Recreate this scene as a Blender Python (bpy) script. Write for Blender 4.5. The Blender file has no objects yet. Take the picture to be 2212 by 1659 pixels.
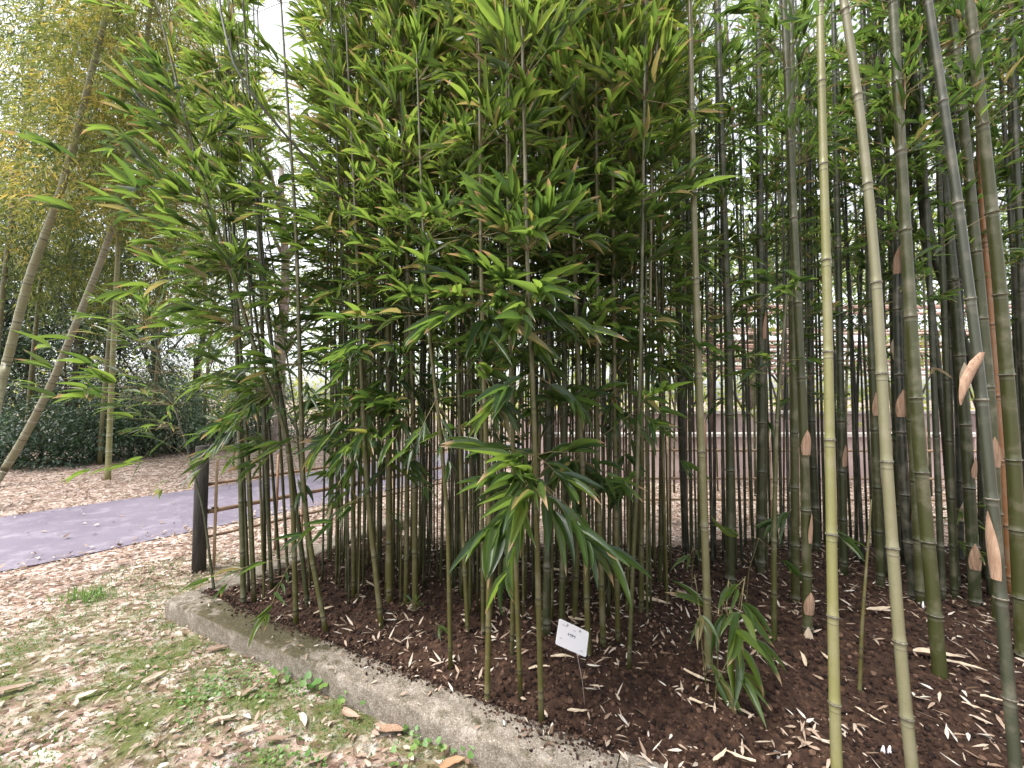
import bpy, math, random
import numpy as np
from mathutils import Vector, Matrix

# ------------------------------------------------------------------ camera, sky, sun, exposure
SC = bpy.context.scene
COL = SC.collection
F = 860.0                       # focal length in pixels of a 2212 x 1659 picture
CX, CY = 1106.0, 829.5
EYE = 1.5
PITCH = math.radians(2.0)
cam_d = bpy.data.cameras.new('camera')
cam = bpy.data.objects.new('camera', cam_d)
COL.objects.link(cam)
cam.location = (0, 0, EYE)
cam.rotation_euler = (math.radians(90) + PITCH, 0, 0)
cam_d.sensor_width = 36
cam_d.lens = 36 * F / 2212
cam_d.clip_start = 0.05
cam_d.clip_end = 1000
SC.camera = cam

SUN_EL, SUN_AZ = math.radians(64), math.radians(245)     # azimuth from +Y, clockwise
world = bpy.data.worlds.new('World')
SC.world = world
world.use_nodes = True
wn, wl = world.node_tree.nodes, world.node_tree.links
wn.clear()
sky = wn.new('ShaderNodeTexSky')
sky.sky_type = 'NISHITA'
sky.sun_disc = False
sky.sun_elevation = SUN_EL
sky.sun_rotation = SUN_AZ
sky.dust_density = 3.0
sky.air_density = 1.0
hs = wn.new('ShaderNodeHueSaturation')
hs.inputs['Saturation'].default_value = 0.22
bg = wn.new('ShaderNodeBackground')
bg.inputs['Strength'].default_value = 0.15
wo = wn.new('ShaderNodeOutputWorld')
wl.new(sky.outputs[0], hs.inputs['Color'])
wl.new(hs.outputs[0], bg.inputs['Color'])
wl.new(bg.outputs[0], wo.inputs['Surface'])

sun_d = bpy.data.lights.new('sun', 'SUN')
sun_d.energy = 1.5
sun_d.angle = math.radians(25)
sun_d.color = (1.0, 0.96, 0.90)
sun = bpy.data.objects.new('sun', sun_d)
COL.objects.link(sun)
sdir = Vector((math.sin(SUN_AZ) * math.cos(SUN_EL), math.cos(SUN_AZ) * math.cos(SUN_EL), math.sin(SUN_EL)))
sun.rotation_euler = sdir.to_track_quat('Z', 'Y').to_euler()
sun.location = (0, 0, 20)

SC.view_settings.view_transform = 'Standard'
SC.view_settings.look = 'None'
SC.view_settings.exposure = 1.68
SC.view_settings.gamma = 1.0
SC.view_settings.use_curve_mapping = False
try:
    SC.cycles.use_denoising = True
    SC.cycles.max_bounces = 7
    SC.cycles.diffuse_bounces = 4
    SC.cycles.transmission_bounces = 6
    SC.cycles.transparent_max_bounces = 6
    SC.cycles.caustics_reflective = False
    SC.cycles.caustics_refractive = False
except Exception:
    pass

rs = np.random.RandomState(7)
random.seed(7)
R = lambda a, b: float(rs.uniform(a, b))

# ------------------------------------------------------------------ measuring helpers
def ray(px, py):
    x, f, u = (px - CX) / F, 1.0, -(py - CY) / F
    return np.array([x, f * math.cos(PITCH) - u * math.sin(PITCH), f * math.sin(PITCH) + u * math.cos(PITCH)])

def on_z(px, py, z):
    d = ray(px, py)
    t = (z - EYE) / d[2]
    return np.array([0, 0, EYE]) + d * t

def at(px, py, Y):
    d = ray(px, py)
    return np.array([0, 0, EYE]) + d * (Y / d[1])

def project(P):
    P = np.atleast_2d(P)
    q = P - np.array([0, 0, EYE])
    f = q[:, 1] * math.cos(PITCH) + q[:, 2] * math.sin(PITCH)
    u = -q[:, 1] * math.sin(PITCH) + q[:, 2] * math.cos(PITCH)
    f = np.where(f > 0.05, f, 0.05)
    return CX + F * q[:, 0] / f, CY - F * u / f, f

def noise2(x, y, seed=0):
    """cheap smooth value noise"""
    x = np.asarray(x, float); y = np.asarray(y, float)
    xi, yi = np.floor(x).astype(np.int64), np.floor(y).astype(np.int64)
    xf, yf = x - xi, y - yi
    def h(a, b):
        n = (a * 374761393 + b * 668265263 + seed * 974711) & 0x7fffffff
        n = ((n ^ (n >> 13)) * 1274126177) & 0x7fffffff
        return ((n ^ (n >> 16)) & 0xffff) / 65535.0
    s = lambda t: t * t * (3 - 2 * t)
    sx, sy = s(xf), s(yf)
    a = h(xi, yi) * (1 - sx) + h(xi + 1, yi) * sx
    b = h(xi, yi + 1) * (1 - sx) + h(xi + 1, yi + 1) * sx
    return a * (1 - sy) + b * sy

# ------------------------------------------------------------------ mesh accumulation
class MB:
    """collects triangle soup with two per-point values, rnd and along"""
    def __init__(s):
        s.v, s.t, s.r, s.a, s.m, s.n = [], [], [], [], [], 0
    def add(s, v, t, rnd=0.5, along=0.0, mat=0):
        v = np.asarray(v, np.float32).reshape(-1, 3); t = np.asarray(t, np.int32).reshape(-1, 3)
        k = len(v)
        s.v.append(v); s.t.append(t + s.n)
        s.r.append(np.broadcast_to(np.asarray(rnd, np.float32), (k,)))
        s.a.append(np.broadcast_to(np.asarray(along, np.float32), (k,)))
        s.m.append(np.full(len(t), mat, np.int32))
        s.n += k
        return s
    def mesh(s, name, mats, smooth=True):
        me = bpy.data.meshes.new(name)
        v = np.concatenate(s.v) if s.v else np.zeros((0, 3), np.float32)
        t = np.concatenate(s.t) if s.t else np.zeros((0, 3), np.int32)
        me.vertices.add(len(v)); me.vertices.foreach_set('co', v.ravel())
        me.loops.add(len(t) * 3); me.loops.foreach_set('vertex_index', t.ravel())
        me.polygons.add(len(t)); me.polygons.foreach_set('loop_start', np.arange(0, len(t) * 3, 3, dtype=np.int32))
        me.polygons.foreach_set('material_index', np.concatenate(s.m) if s.m else np.zeros(0, np.int32))
        me.polygons.foreach_set('use_smooth', np.full(len(t), smooth))
        for nm, arr in (('rnd', s.r), ('along', s.a)):
            at_ = me.attributes.new(nm, 'FLOAT', 'POINT')
            at_.data.foreach_set('value', np.concatenate(arr).astype(np.float32) if arr else np.zeros(0, np.float32))
        for m in (mats if isinstance(mats, (list, tuple)) else [mats]):
            me.materials.append(m)
        me.update(calc_edges=True)
        me.validate()
        return me
    def build(s, name, mats, parent=None, smooth=True, origin=None):
        if origin is not None:
            s.v = [x - np.asarray(origin, np.float32) for x in s.v]
        o = bpy.data.objects.new(name, s.mesh(name, mats, smooth))
        COL.objects.link(o)
        if parent is not None:
            o.parent = parent
        elif origin is not None:
            o.location = origin
        return o

def tag(o, label=None, cat=None, group=None, kind=None):
    if label: o['label'] = label
    if cat: o['category'] = cat
    if group: o['group'] = group
    if kind: o['kind'] = kind
    return o

def thing(name, label, cat, loc=(0, 0, 0), group=None):
    o = bpy.data.objects.new(name, None)
    o.empty_display_size = 0.1
    COL.objects.link(o)
    o.location = loc
    return tag(o, label, cat, group)

def unit(v):
    v = np.asarray(v, float)
    return v / np.maximum(np.linalg.norm(v, axis=-1, keepdims=True), 1e-9)

def frame_of(d):
    d = unit(d)
    up = np.array([0, 0, 1.0]) if abs(d[2]) < 0.9 else np.array([1.0, 0, 0])
    a = unit(np.cross(up, d)); b = np.cross(d, a)
    return a, b

def tube(path, rad, sides=6, cap=True):
    path = np.asarray(path, float); n = len(path)
    rad = np.broadcast_to(np.asarray(rad, float), (n,))
    tang = np.gradient(path, axis=0) if n > 2 else np.repeat((path[1] - path[0])[None], n, 0)
    a, b = frame_of(path[-1] - path[0])
    ang = np.arange(sides) * 2 * math.pi / sides
    T = unit(tang)
    A = unit(a[None] - (T @ a)[:, None] * T)
    B = np.cross(T, A)
    ring = A[:, None, :] * np.cos(ang)[None, :, None] + B[:, None, :] * np.sin(ang)[None, :, None]
    v = (path[:, None, :] + ring * rad[:, None, None]).reshape(-1, 3)
    i = np.arange(n - 1)[:, None] * sides; j = np.arange(sides)[None]; k = (j + 1) % sides
    q = np.stack([i + j, i + k, i + sides + k, i + sides + j], -1).reshape(-1, 4)
    t = np.concatenate([q[:, [0, 1, 2]], q[:, [0, 2, 3]]])
    if cap:
        v = np.concatenate([v, path[:1], path[-1:]])
        c0, c1 = n * sides, n * sides + 1
        jj = np.arange(sides); kk = (jj + 1) % sides
        t = np.concatenate([t, np.stack([kk, jj, np.full(sides, c0)], -1),
                            np.stack([(n - 1) * sides + jj, (n - 1) * sides + kk, np.full(sides, c1)], -1)])
    return v, t

def box(c, s, ax=None):
    c = np.asarray(c, float); s = np.asarray(s, float) / 2
    v = np.array([[x, y, z] for x in (-1, 1) for y in (-1, 1) for z in (-1, 1)], float) * s
    if ax is not None: v = v @ np.asarray(ax, float)
    t = [[0,1,3],[0,3,2],[4,6,7],[4,7,5],[0,4,5],[0,5,1],[2,3,7],[2,7,6],[0,2,6],[0,6,4],[1,5,7],[1,7,3]]
    return v + c, np.array(t)

# leaf shapes: stations along the blade with half widths
HI_T = np.array([0.10, 0.28, 0.52, 0.78]); HI_W = np.array([0.62, 1.0, 0.86, 0.46])
LO_T = np.array([0.28, 0.66]); LO_W = np.array([0.98, 0.66])
def leaf_topology(k):
    t = [[0, 1, 2], [0, 2, 3]]
    for i in range(k - 1):
        a = 1 + i * 3; b = a + 3
        t += [[a, b, b + 1], [a, b + 1, a + 1], [a + 1, b + 1, b + 2], [a + 1, b + 2, a + 2]]
    e = 1 + (k - 1) * 3; tip = 1 + k * 3
    t += [[e, tip, e + 1], [e + 1, tip, e + 2]]
    return np.array(t, np.int32)
def leaf_arrays(P, D, N, L, W, droop, fold=0.22, hi=False, twist=None):
    """all arrays of n leaves -> vertices (n*k,3), tris, along"""
    T, HW = (HI_T, HI_W) if hi else (LO_T, LO_W)
    k = len(T); n = len(P)
    D = unit(D); S = unit(np.cross(D, N)); U = np.cross(S, D)
    L = np.asarray(L)[:, None]; W = np.asarray(W)[:, None]; droop = np.asarray(droop)[:, None]
    def mid(t):
        return P + D * L * (t - 0.25 * droop * t ** 3) - np.array([0, 0, 1.0]) * L * droop * t ** 2 * 0.8
    nv = 2 + 3 * k
    V = np.zeros((n, nv, 3))
    V[:, 0] = P
    for i in range(k):
        c = mid(T[i])
        h = W * HW[i] / 2
        V[:, 1 + 3 * i] = c - S * h + U * h * fold * 2
        V[:, 2 + 3 * i] = c
        V[:, 3 + 3 * i] = c + S * h + U * h * fold * 2
    V[:, nv - 1] = mid(1.0)
    top = leaf_topology(k)
    tri = (top[None] + (np.arange(n) * nv)[:, None, None]).reshape(-1, 3)
    al = np.concatenate([[0.0], np.repeat(T, 3), [1.0]])
    return V.reshape(-1, 3), tri, np.tile(al, n), nv

# ------------------------------------------------------------------ materials
def new_mat(name):
    m = bpy.data.materials.new(name); m.use_nodes = True
    nt = m.node_tree; nt.nodes.clear()
    return m, nt.nodes, nt.links
def nd(nodes, typ, **kw):
    n = nodes.new(typ)
    for k, v in kw.items(): setattr(n, k, v)
    return n
def ramp(nodes, stops, interp='LINEAR'):
    r = nodes.new('ShaderNodeValToRGB'); cr = r.color_ramp; cr.interpolation = interp
    while len(cr.elements) > 1: cr.elements.remove(cr.elements[-1])
    cr.elements[0].position = stops[0][0]; cr.elements[0].color = (*stops[0][1], 1)
    for p, c in stops[1:]:
        e = cr.elements.new(p); e.color = (*c, 1)
    return r
def math_n(nodes, links, op, a, b=None, c=None, clamp=False):
    n = nodes.new('ShaderNodeMath'); n.operation = op; n.use_clamp = clamp
    for i, x in enumerate((a, b, c)):
        if x is None: continue
        if isinstance(x, (int, float)): n.inputs[i].default_value = x
        else: links.new(x, n.inputs[i])
    return n.outputs[0]
def mixc(nodes, links, fac, a, b, blend='MIX'):
    n = nodes.new('ShaderNodeMix'); n.data_type = 'RGBA'; n.blend_type = blend
    for sock, x in ((n.inputs[0], fac), (n.inputs[6], a), (n.inputs[7], b)):
        if isinstance(x, (int, float)): sock.default_value = x
        elif isinstance(x, tuple): sock.default_value = (*x, 1)
        else: links.new(x, sock)
    return n.outputs[2]
def attr(nodes, name):
    n = nodes.new('ShaderNodeAttribute'); n.attribute_name = name
    return n.outputs['Fac']
def coords(nodes): return nodes.new('ShaderNodeTexCoord').outputs['Object']
def geo_pos(nodes): return nodes.new('ShaderNodeNewGeometry').outputs['Position']
def noise(nodes, links, vec, scale, detail=4, rough=0.55):
    n = nodes.new('ShaderNodeTexNoise'); n.inputs['Scale'].default_value = scale
    n.inputs['Detail'].default_value = detail; n.inputs['Roughness'].default_value = rough
    if vec is not None: links.new(vec, n.inputs['Vector'])
    return n.outputs['Fac']

def leaf_material(name, stops, trans_stops, tip=(0.42, 0.30, 0.17), tip_share=0.35, rough=0.36, trans=0.52, spec=0.6):
    m, N, Lk = new_mat(name)
    r = attr(N, 'rnd'); a = attr(N, 'along')
    base = ramp(N, stops); Lk.new(r, base.inputs[0])
    tr = ramp(N, trans_stops); Lk.new(r, tr.inputs[0])
    # dried tips on some of the leaves
    h = math_n(N, Lk, 'FRACT', math_n(N, Lk, 'MULTIPLY', r, 37.7))
    h2 = math_n(N, Lk, 'FRACT', math_n(N, Lk, 'MULTIPLY', r, 91.3))
    has = math_n(N, Lk, 'LESS_THAN', h, tip_share)
    start = math_n(N, Lk, 'MULTIPLY_ADD', h2, 0.35, 0.62)
    edge = math_n(N, Lk, 'MULTIPLY', math_n(N, Lk, 'SUBTRACT', a, start), 9.0, clamp=True)
    f = math_n(N, Lk, 'MULTIPLY', edge, has)
    nz = noise(N, Lk, geo_pos(N), 60.0, 2)
    basev = mixc(N, Lk, math_n(N, Lk, 'MULTIPLY', nz, 0.5), base.outputs[0], (0.9, 0.95, 0.7), 'MULTIPLY')
    col = mixc(N, Lk, f, basev, tip)
    tcol = mixc(N, Lk, f, tr.outputs[0], (0.35, 0.22, 0.10))
    p = nd(N, 'ShaderNodeBsdfPrincipled'); p.inputs['Roughness'].default_value = rough
    p.inputs['Specular IOR Level'].default_value = spec
    Lk.new(col, p.inputs['Base Color'])
    t = nd(N, 'ShaderNodeBsdfTranslucent'); Lk.new(tcol, t.inputs['Color'])
    mx = nd(N, 'ShaderNodeMixShader'); mx.inputs[0].default_value = trans
    Lk.new(p.outputs[0], mx.inputs[1]); Lk.new(t.outputs[0], mx.inputs[2])
    o = nd(N, 'ShaderNodeOutputMaterial'); Lk.new(mx.outputs[0], o.inputs['Surface'])
    return m

M = {}
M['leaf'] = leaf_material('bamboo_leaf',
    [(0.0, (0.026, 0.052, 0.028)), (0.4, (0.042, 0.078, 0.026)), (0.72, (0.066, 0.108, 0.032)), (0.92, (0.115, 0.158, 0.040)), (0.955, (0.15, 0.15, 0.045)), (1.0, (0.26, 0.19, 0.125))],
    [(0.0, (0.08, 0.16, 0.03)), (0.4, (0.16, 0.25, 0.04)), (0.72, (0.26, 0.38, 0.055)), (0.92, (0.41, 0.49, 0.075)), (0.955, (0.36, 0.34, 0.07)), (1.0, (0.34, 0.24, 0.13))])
M['leaf_far'] = leaf_material('feathery_leaf',
    [(0.0, (0.030, 0.050, 0.020)), (0.5, (0.090, 0.115, 0.032)), (0.8, (0.20, 0.185, 0.045)), (1.0, (0.36, 0.28, 0.07))],
    [(0.0, (0.07, 0.11, 0.03)), (0.5, (0.24, 0.29, 0.06)), (0.8, (0.46, 0.42, 0.09)), (1.0, (0.62, 0.48, 0.11))], tip_share=0.0, rough=0.55)
M['leaf_light'] = leaf_material('light_bamboo_leaf',
    [(0.0, (0.06, 0.12, 0.03)), (0.5, (0.11, 0.19, 0.035)), (1.0, (0.26, 0.27, 0.06))],
    [(0.0, (0.20, 0.36, 0.05)), (0.5, (0.36, 0.50, 0.07)), (1.0, (0.60, 0.55, 0.12))], tip_share=0.1, rough=0.5)
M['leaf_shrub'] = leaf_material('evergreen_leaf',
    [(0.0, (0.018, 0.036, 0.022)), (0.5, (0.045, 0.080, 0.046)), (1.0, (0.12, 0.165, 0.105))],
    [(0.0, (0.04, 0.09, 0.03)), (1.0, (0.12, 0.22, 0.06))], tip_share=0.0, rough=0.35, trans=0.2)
M['weed'] = leaf_material('weed_leaf',
    [(0.0, (0.05, 0.12, 0.03)), (0.6, (0.09, 0.20, 0.04)), (1.0, (0.16, 0.25, 0.06))],
    [(0.0, (0.14, 0.32, 0.04)), (1.0, (0.30, 0.48, 0.08))], tip_share=0.0, rough=0.5, trans=0.3)
M['litter'] = leaf_material('dry_leaf',
    [(0.0, (0.10, 0.055, 0.032)), (0.25, (0.20, 0.125, 0.09)), (0.55, (0.36, 0.26, 0.205)), (0.8, (0.50, 0.41, 0.35)), (0.93, (0.62, 0.58, 0.56)), (1.0, (0.36, 0.17, 0.07))],
    [(0.0, (0.1, 0.06, 0.03)), (1.0, (0.4, 0.3, 0.2))], tip_share=0.0, rough=0.6, trans=0.12, spec=0.4)

def simple(name, stops, scale=8.0, rough=0.7, bump=0.0, bscale=40.0, use_rnd=False, detail=5, spec=0.4, stretch=None):
    m, N, Lk = new_mat(name)
    vec = coords(N)
    if stretch:
        mp = nd(N, 'ShaderNodeMapping'); mp.inputs['Scale'].default_value = stretch
        Lk.new(vec, mp.inputs['Vector']); vec = mp.outputs[0]
    nz = noise(N, Lk, vec, scale, detail, 0.6)
    f = nz
    if use_rnd:
        f = math_n(N, Lk, 'ADD', math_n(N, Lk, 'MULTIPLY', nz, 0.4), math_n(N, Lk, 'MULTIPLY', attr(N, 'rnd'), 0.6))
    r = ramp(N, stops); Lk.new(f, r.inputs[0])
    p = nd(N, 'ShaderNodeBsdfPrincipled'); p.inputs['Roughness'].default_value = rough
    p.inputs['Specular IOR Level'].default_value = spec
    Lk.new(r.outputs[0], p.inputs['Base Color'])
    if bump:
        b = nd(N, 'ShaderNodeBump'); b.inputs['Strength'].default_value = bump; b.inputs['Distance'].default_value = 0.01
        Lk.new(noise(N, Lk, vec, bscale, 6, 0.65), b.inputs['Height']); Lk.new(b.outputs[0], p.inputs['Normal'])
    o = nd(N, 'ShaderNodeOutputMaterial'); Lk.new(p.outputs[0], o.inputs['Surface'])
    return m

def culm_material():
    """rnd picks the culm's own colour, along = metres above the last node"""
    m, N, Lk = new_mat('bamboo_culm')
    r = attr(N, 'rnd'); a = attr(N, 'along')
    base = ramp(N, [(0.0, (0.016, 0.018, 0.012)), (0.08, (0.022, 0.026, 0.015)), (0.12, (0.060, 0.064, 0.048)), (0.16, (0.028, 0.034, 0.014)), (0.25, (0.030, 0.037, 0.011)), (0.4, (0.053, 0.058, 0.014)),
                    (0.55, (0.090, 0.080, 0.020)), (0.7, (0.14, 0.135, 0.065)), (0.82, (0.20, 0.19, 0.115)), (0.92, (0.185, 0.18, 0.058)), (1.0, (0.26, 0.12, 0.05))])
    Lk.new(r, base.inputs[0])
    vec = geo_pos(N)
    mp = nd(N, 'ShaderNodeMapping'); mp.inputs['Scale'].default_value = (60, 60, 2.0); Lk.new(vec, mp.inputs['Vector'])
    st = noise(N, Lk, mp.outputs[0], 1.0, 4)
    blot = noise(N, Lk, vec, 9.0, 4, 0.6)
    c1 = mixc(N, Lk, math_n(N, Lk, 'MULTIPLY', st, 0.75), base.outputs[0], (0.62, 0.60, 0.52), 'MULTIPLY')
    c1 = mixc(N, Lk, math_n(N, Lk, 'MULTIPLY', math_n(N, Lk, 'SUBTRACT', blot, 0.5, clamp=True), 1.6, clamp=True), c1, (0.27, 0.24, 0.18))
    speck = noise(N, Lk, vec, 150.0, 2)
    c1 = mixc(N, Lk, math_n(N, Lk, 'MULTIPLY', math_n(N, Lk, 'GREATER_THAN', speck, 0.68), 0.45), c1, (0.06, 0.045, 0.03))
    # dark scar just above the node, waxy bloom below it
    scar = math_n(N, Lk, 'LESS_THAN', math_n(N, Lk, 'ABSOLUTE', a), 0.0045)
    bloom = math_n(N, Lk, 'MULTIPLY', math_n(N, Lk, 'SUBTRACT', 1.0, math_n(N, Lk, 'MULTIPLY', math_n(N, Lk, 'ABSOLUTE', math_n(N, Lk, 'ADD', a, 0.02)), 50.0), clamp=True), 0.10)
    c2 = mixc(N, Lk, bloom, c1, (0.40, 0.40, 0.34))
    c3 = mixc(N, Lk, math_n(N, Lk, 'MULTIPLY', scar, 0.75), c2, (0.035, 0.028, 0.02))
    p = nd(N, 'ShaderNodeBsdfPrincipled'); p.inputs['Roughness'].default_value = 0.42
    Lk.new(c3, p.inputs['Base Color'])
    b = nd(N, 'ShaderNodeBump'); b.inputs['Strength'].default_value = 0.12; b.inputs['Distance'].default_value = 0.004
    Lk.new(st, b.inputs['Height']); Lk.new(b.outputs[0], p.inputs['Normal'])
    o = nd(N, 'ShaderNodeOutputMaterial'); Lk.new(p.outputs[0], o.inputs['Surface'])
    return m
M['culm'] = culm_material()
M['node'] = simple('node_scar', [(0.3, (0.05, 0.042, 0.03)), (0.6, (0.16, 0.15, 0.11)), (0.8, (0.35, 0.33, 0.27))], 60, 0.7)
M['twig'] = simple('bamboo_twig', [(0.3, (0.11, 0.095, 0.04)), (0.7, (0.22, 0.17, 0.08))], 20, 0.6)
M['sheath'] = simple('dry_sheath', [(0.2, (0.13, 0.075, 0.045)), (0.42, (0.27, 0.165, 0.105)), (0.6, (0.36, 0.24, 0.165)), (0.85, (0.46, 0.34, 0.25))], 16, 0.75, 0.5, 60, stretch=(7, 7, 0.7))
M['pale_sheath'] = simple('pale_dry_sheath', [(0.25, (0.36, 0.27, 0.18)), (0.5, (0.50, 0.40, 0.29)), (0.8, (0.62, 0.53, 0.42))], 9, 0.65, 0.3, 60, stretch=(4, 4, 1))
M['soil'] = simple('dark_soil', [(0.25, (0.011, 0.006, 0.004)), (0.5, (0.036, 0.018, 0.011)), (0.68, (0.078, 0.042, 0.026)), (0.85, (0.12, 0.07, 0.05))], 28, 0.9, 0.8, 90, detail=8, spec=0.25)
M['clod'] = simple('soil_crumb', [(0.2, (0.010, 0.005, 0.004)), (0.5, (0.036, 0.018, 0.012)), (0.72, (0.080, 0.045, 0.029)), (0.9, (0.20, 0.12, 0.085))], 30, 0.9, 0.6, 120, use_rnd=True, spec=0.25)
M['bark'] = simple('tree_bark', [(0.3, (0.035, 0.026, 0.020)), (0.7, (0.11, 0.085, 0.065))], 6, 0.9, 0.8, 20, stretch=(3, 3, 0.6))
M['pale_bark'] = simple('pale_tree_bark', [(0.3, (0.17, 0.13, 0.11)), (0.7, (0.34, 0.28, 0.25))], 5, 0.9, 0.6, 20, stretch=(3, 3, 0.6))
M['dark_post'] = simple('charred_wood', [(0.3, (0.018, 0.016, 0.015)), (0.7, (0.065, 0.055, 0.048))], 10, 0.8, 0.6, 40, stretch=(4, 4, 0.5))
M['brown_post'] = simple('brown_post_wood', [(0.3, (0.03, 0.014, 0.01)), (0.7, (0.09, 0.045, 0.03))], 10, 0.8, 0.6, 40, stretch=(4, 4, 0.5))
M['rail'] = simple('old_bamboo_rail', [(0.3, (0.10, 0.055, 0.035)), (0.7, (0.30, 0.19, 0.12))], 14, 0.6, 0.3, 40)
M['picket'] = simple('tan_bamboo_picket', [(0.3, (0.26, 0.15, 0.09)), (0.7, (0.46, 0.34, 0.22))], 10, 0.6, 0.3, 40, use_rnd=True)
M['pole'] = simple('pinkish_bamboo_pole', [(0.3, (0.38, 0.23, 0.19)), (0.7, (0.62, 0.46, 0.40))], 6, 0.5, use_rnd=True)
M['twine'] = simple('black_twine', [(0.3, (0.01, 0.01, 0.01)), (0.7, (0.03, 0.025, 0.02))], 60, 0.9)
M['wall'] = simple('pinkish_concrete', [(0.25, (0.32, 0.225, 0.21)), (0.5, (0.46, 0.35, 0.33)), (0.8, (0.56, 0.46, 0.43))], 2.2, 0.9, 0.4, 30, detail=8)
M['cap'] = simple('pale_coping', [(0.3, (0.42, 0.37, 0.34)), (0.7, (0.62, 0.58, 0.55))], 4, 0.85, 0.3, 40)
M['white'] = simple('white_plastic', [(0.3, (0.74, 0.73, 0.76)), (0.7, (0.80, 0.79, 0.81))], 3, 0.3)
M['steel'] = simple('steel', [(0.3, (0.35, 0.34, 0.33)), (0.7, (0.5, 0.5, 0.5))], 30, 0.3)
M['steel'].node_tree.nodes['Principled BSDF'].inputs['Metallic'].default_value = 0.9
M['wire'] = simple('rusty_wire', [(0.3, (0.16, 0.12, 0.10)), (0.7, (0.34, 0.28, 0.25))], 30, 0.6)
M['ink'] = simple('black_ink', [(0.3, (0.02, 0.02, 0.025)), (0.7, (0.03, 0.03, 0.035))], 5, 0.6)
M['faint_ink'] = simple('faded_ink', [(0.3, (0.38, 0.37, 0.40)), (0.7, (0.45, 0.44, 0.47))], 5, 0.6)
M['pipe'] = simple('grey_plastic_pipe', [(0.3, (0.30, 0.28, 0.25)), (0.7, (0.45, 0.42, 0.38))], 30, 0.4)

def road_material():
    m, N, Lk = new_mat('purple_asphalt')
    v = geo_pos(N)
    a = noise(N, Lk, v, 1.1, 5); b = noise(N, Lk, v, 170, 3)
    r = ramp(N, [(0.3, (0.130, 0.108, 0.148)), (0.6, (0.175, 0.148, 0.193)), (0.8, (0.23, 0.20, 0.245))]); Lk.new(a, r.inputs[0])
    c = mixc(N, Lk, math_n(N, Lk, 'MULTIPLY', b, 0.6), r.outputs[0], (0.55, 0.55, 0.58), 'MULTIPLY')
    c = mixc(N, Lk, math_n(N, Lk, 'MULTIPLY', math_n(N, Lk, 'GREATER_THAN', b, 0.64), 0.5), c, (0.42, 0.37, 0.42))
    st = noise(N, Lk, v, 4.0, 7, 0.7)
    c = mixc(N, Lk, math_n(N, Lk, 'MULTIPLY', math_n(N, Lk, 'SUBTRACT', st, 0.5, clamp=True), 2.2, clamp=True), c, (0.36, 0.33, 0.37))
    p = nd(N, 'ShaderNodeBsdfPrincipled'); p.inputs['Roughness'].default_value = 0.75; Lk.new(c, p.inputs['Base Color'])
    bp = nd(N, 'ShaderNodeBump'); bp.inputs['Strength'].default_value = 0.35; bp.inputs['Distance'].default_value = 0.004
    Lk.new(b, bp.inputs['Height']); Lk.new(bp.outputs[0], p.inputs['Normal'])
    o = nd(N, 'ShaderNodeOutputMaterial'); Lk.new(p.outputs[0], o.inputs['Surface'])
    return m
M['road'] = road_material()

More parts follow.
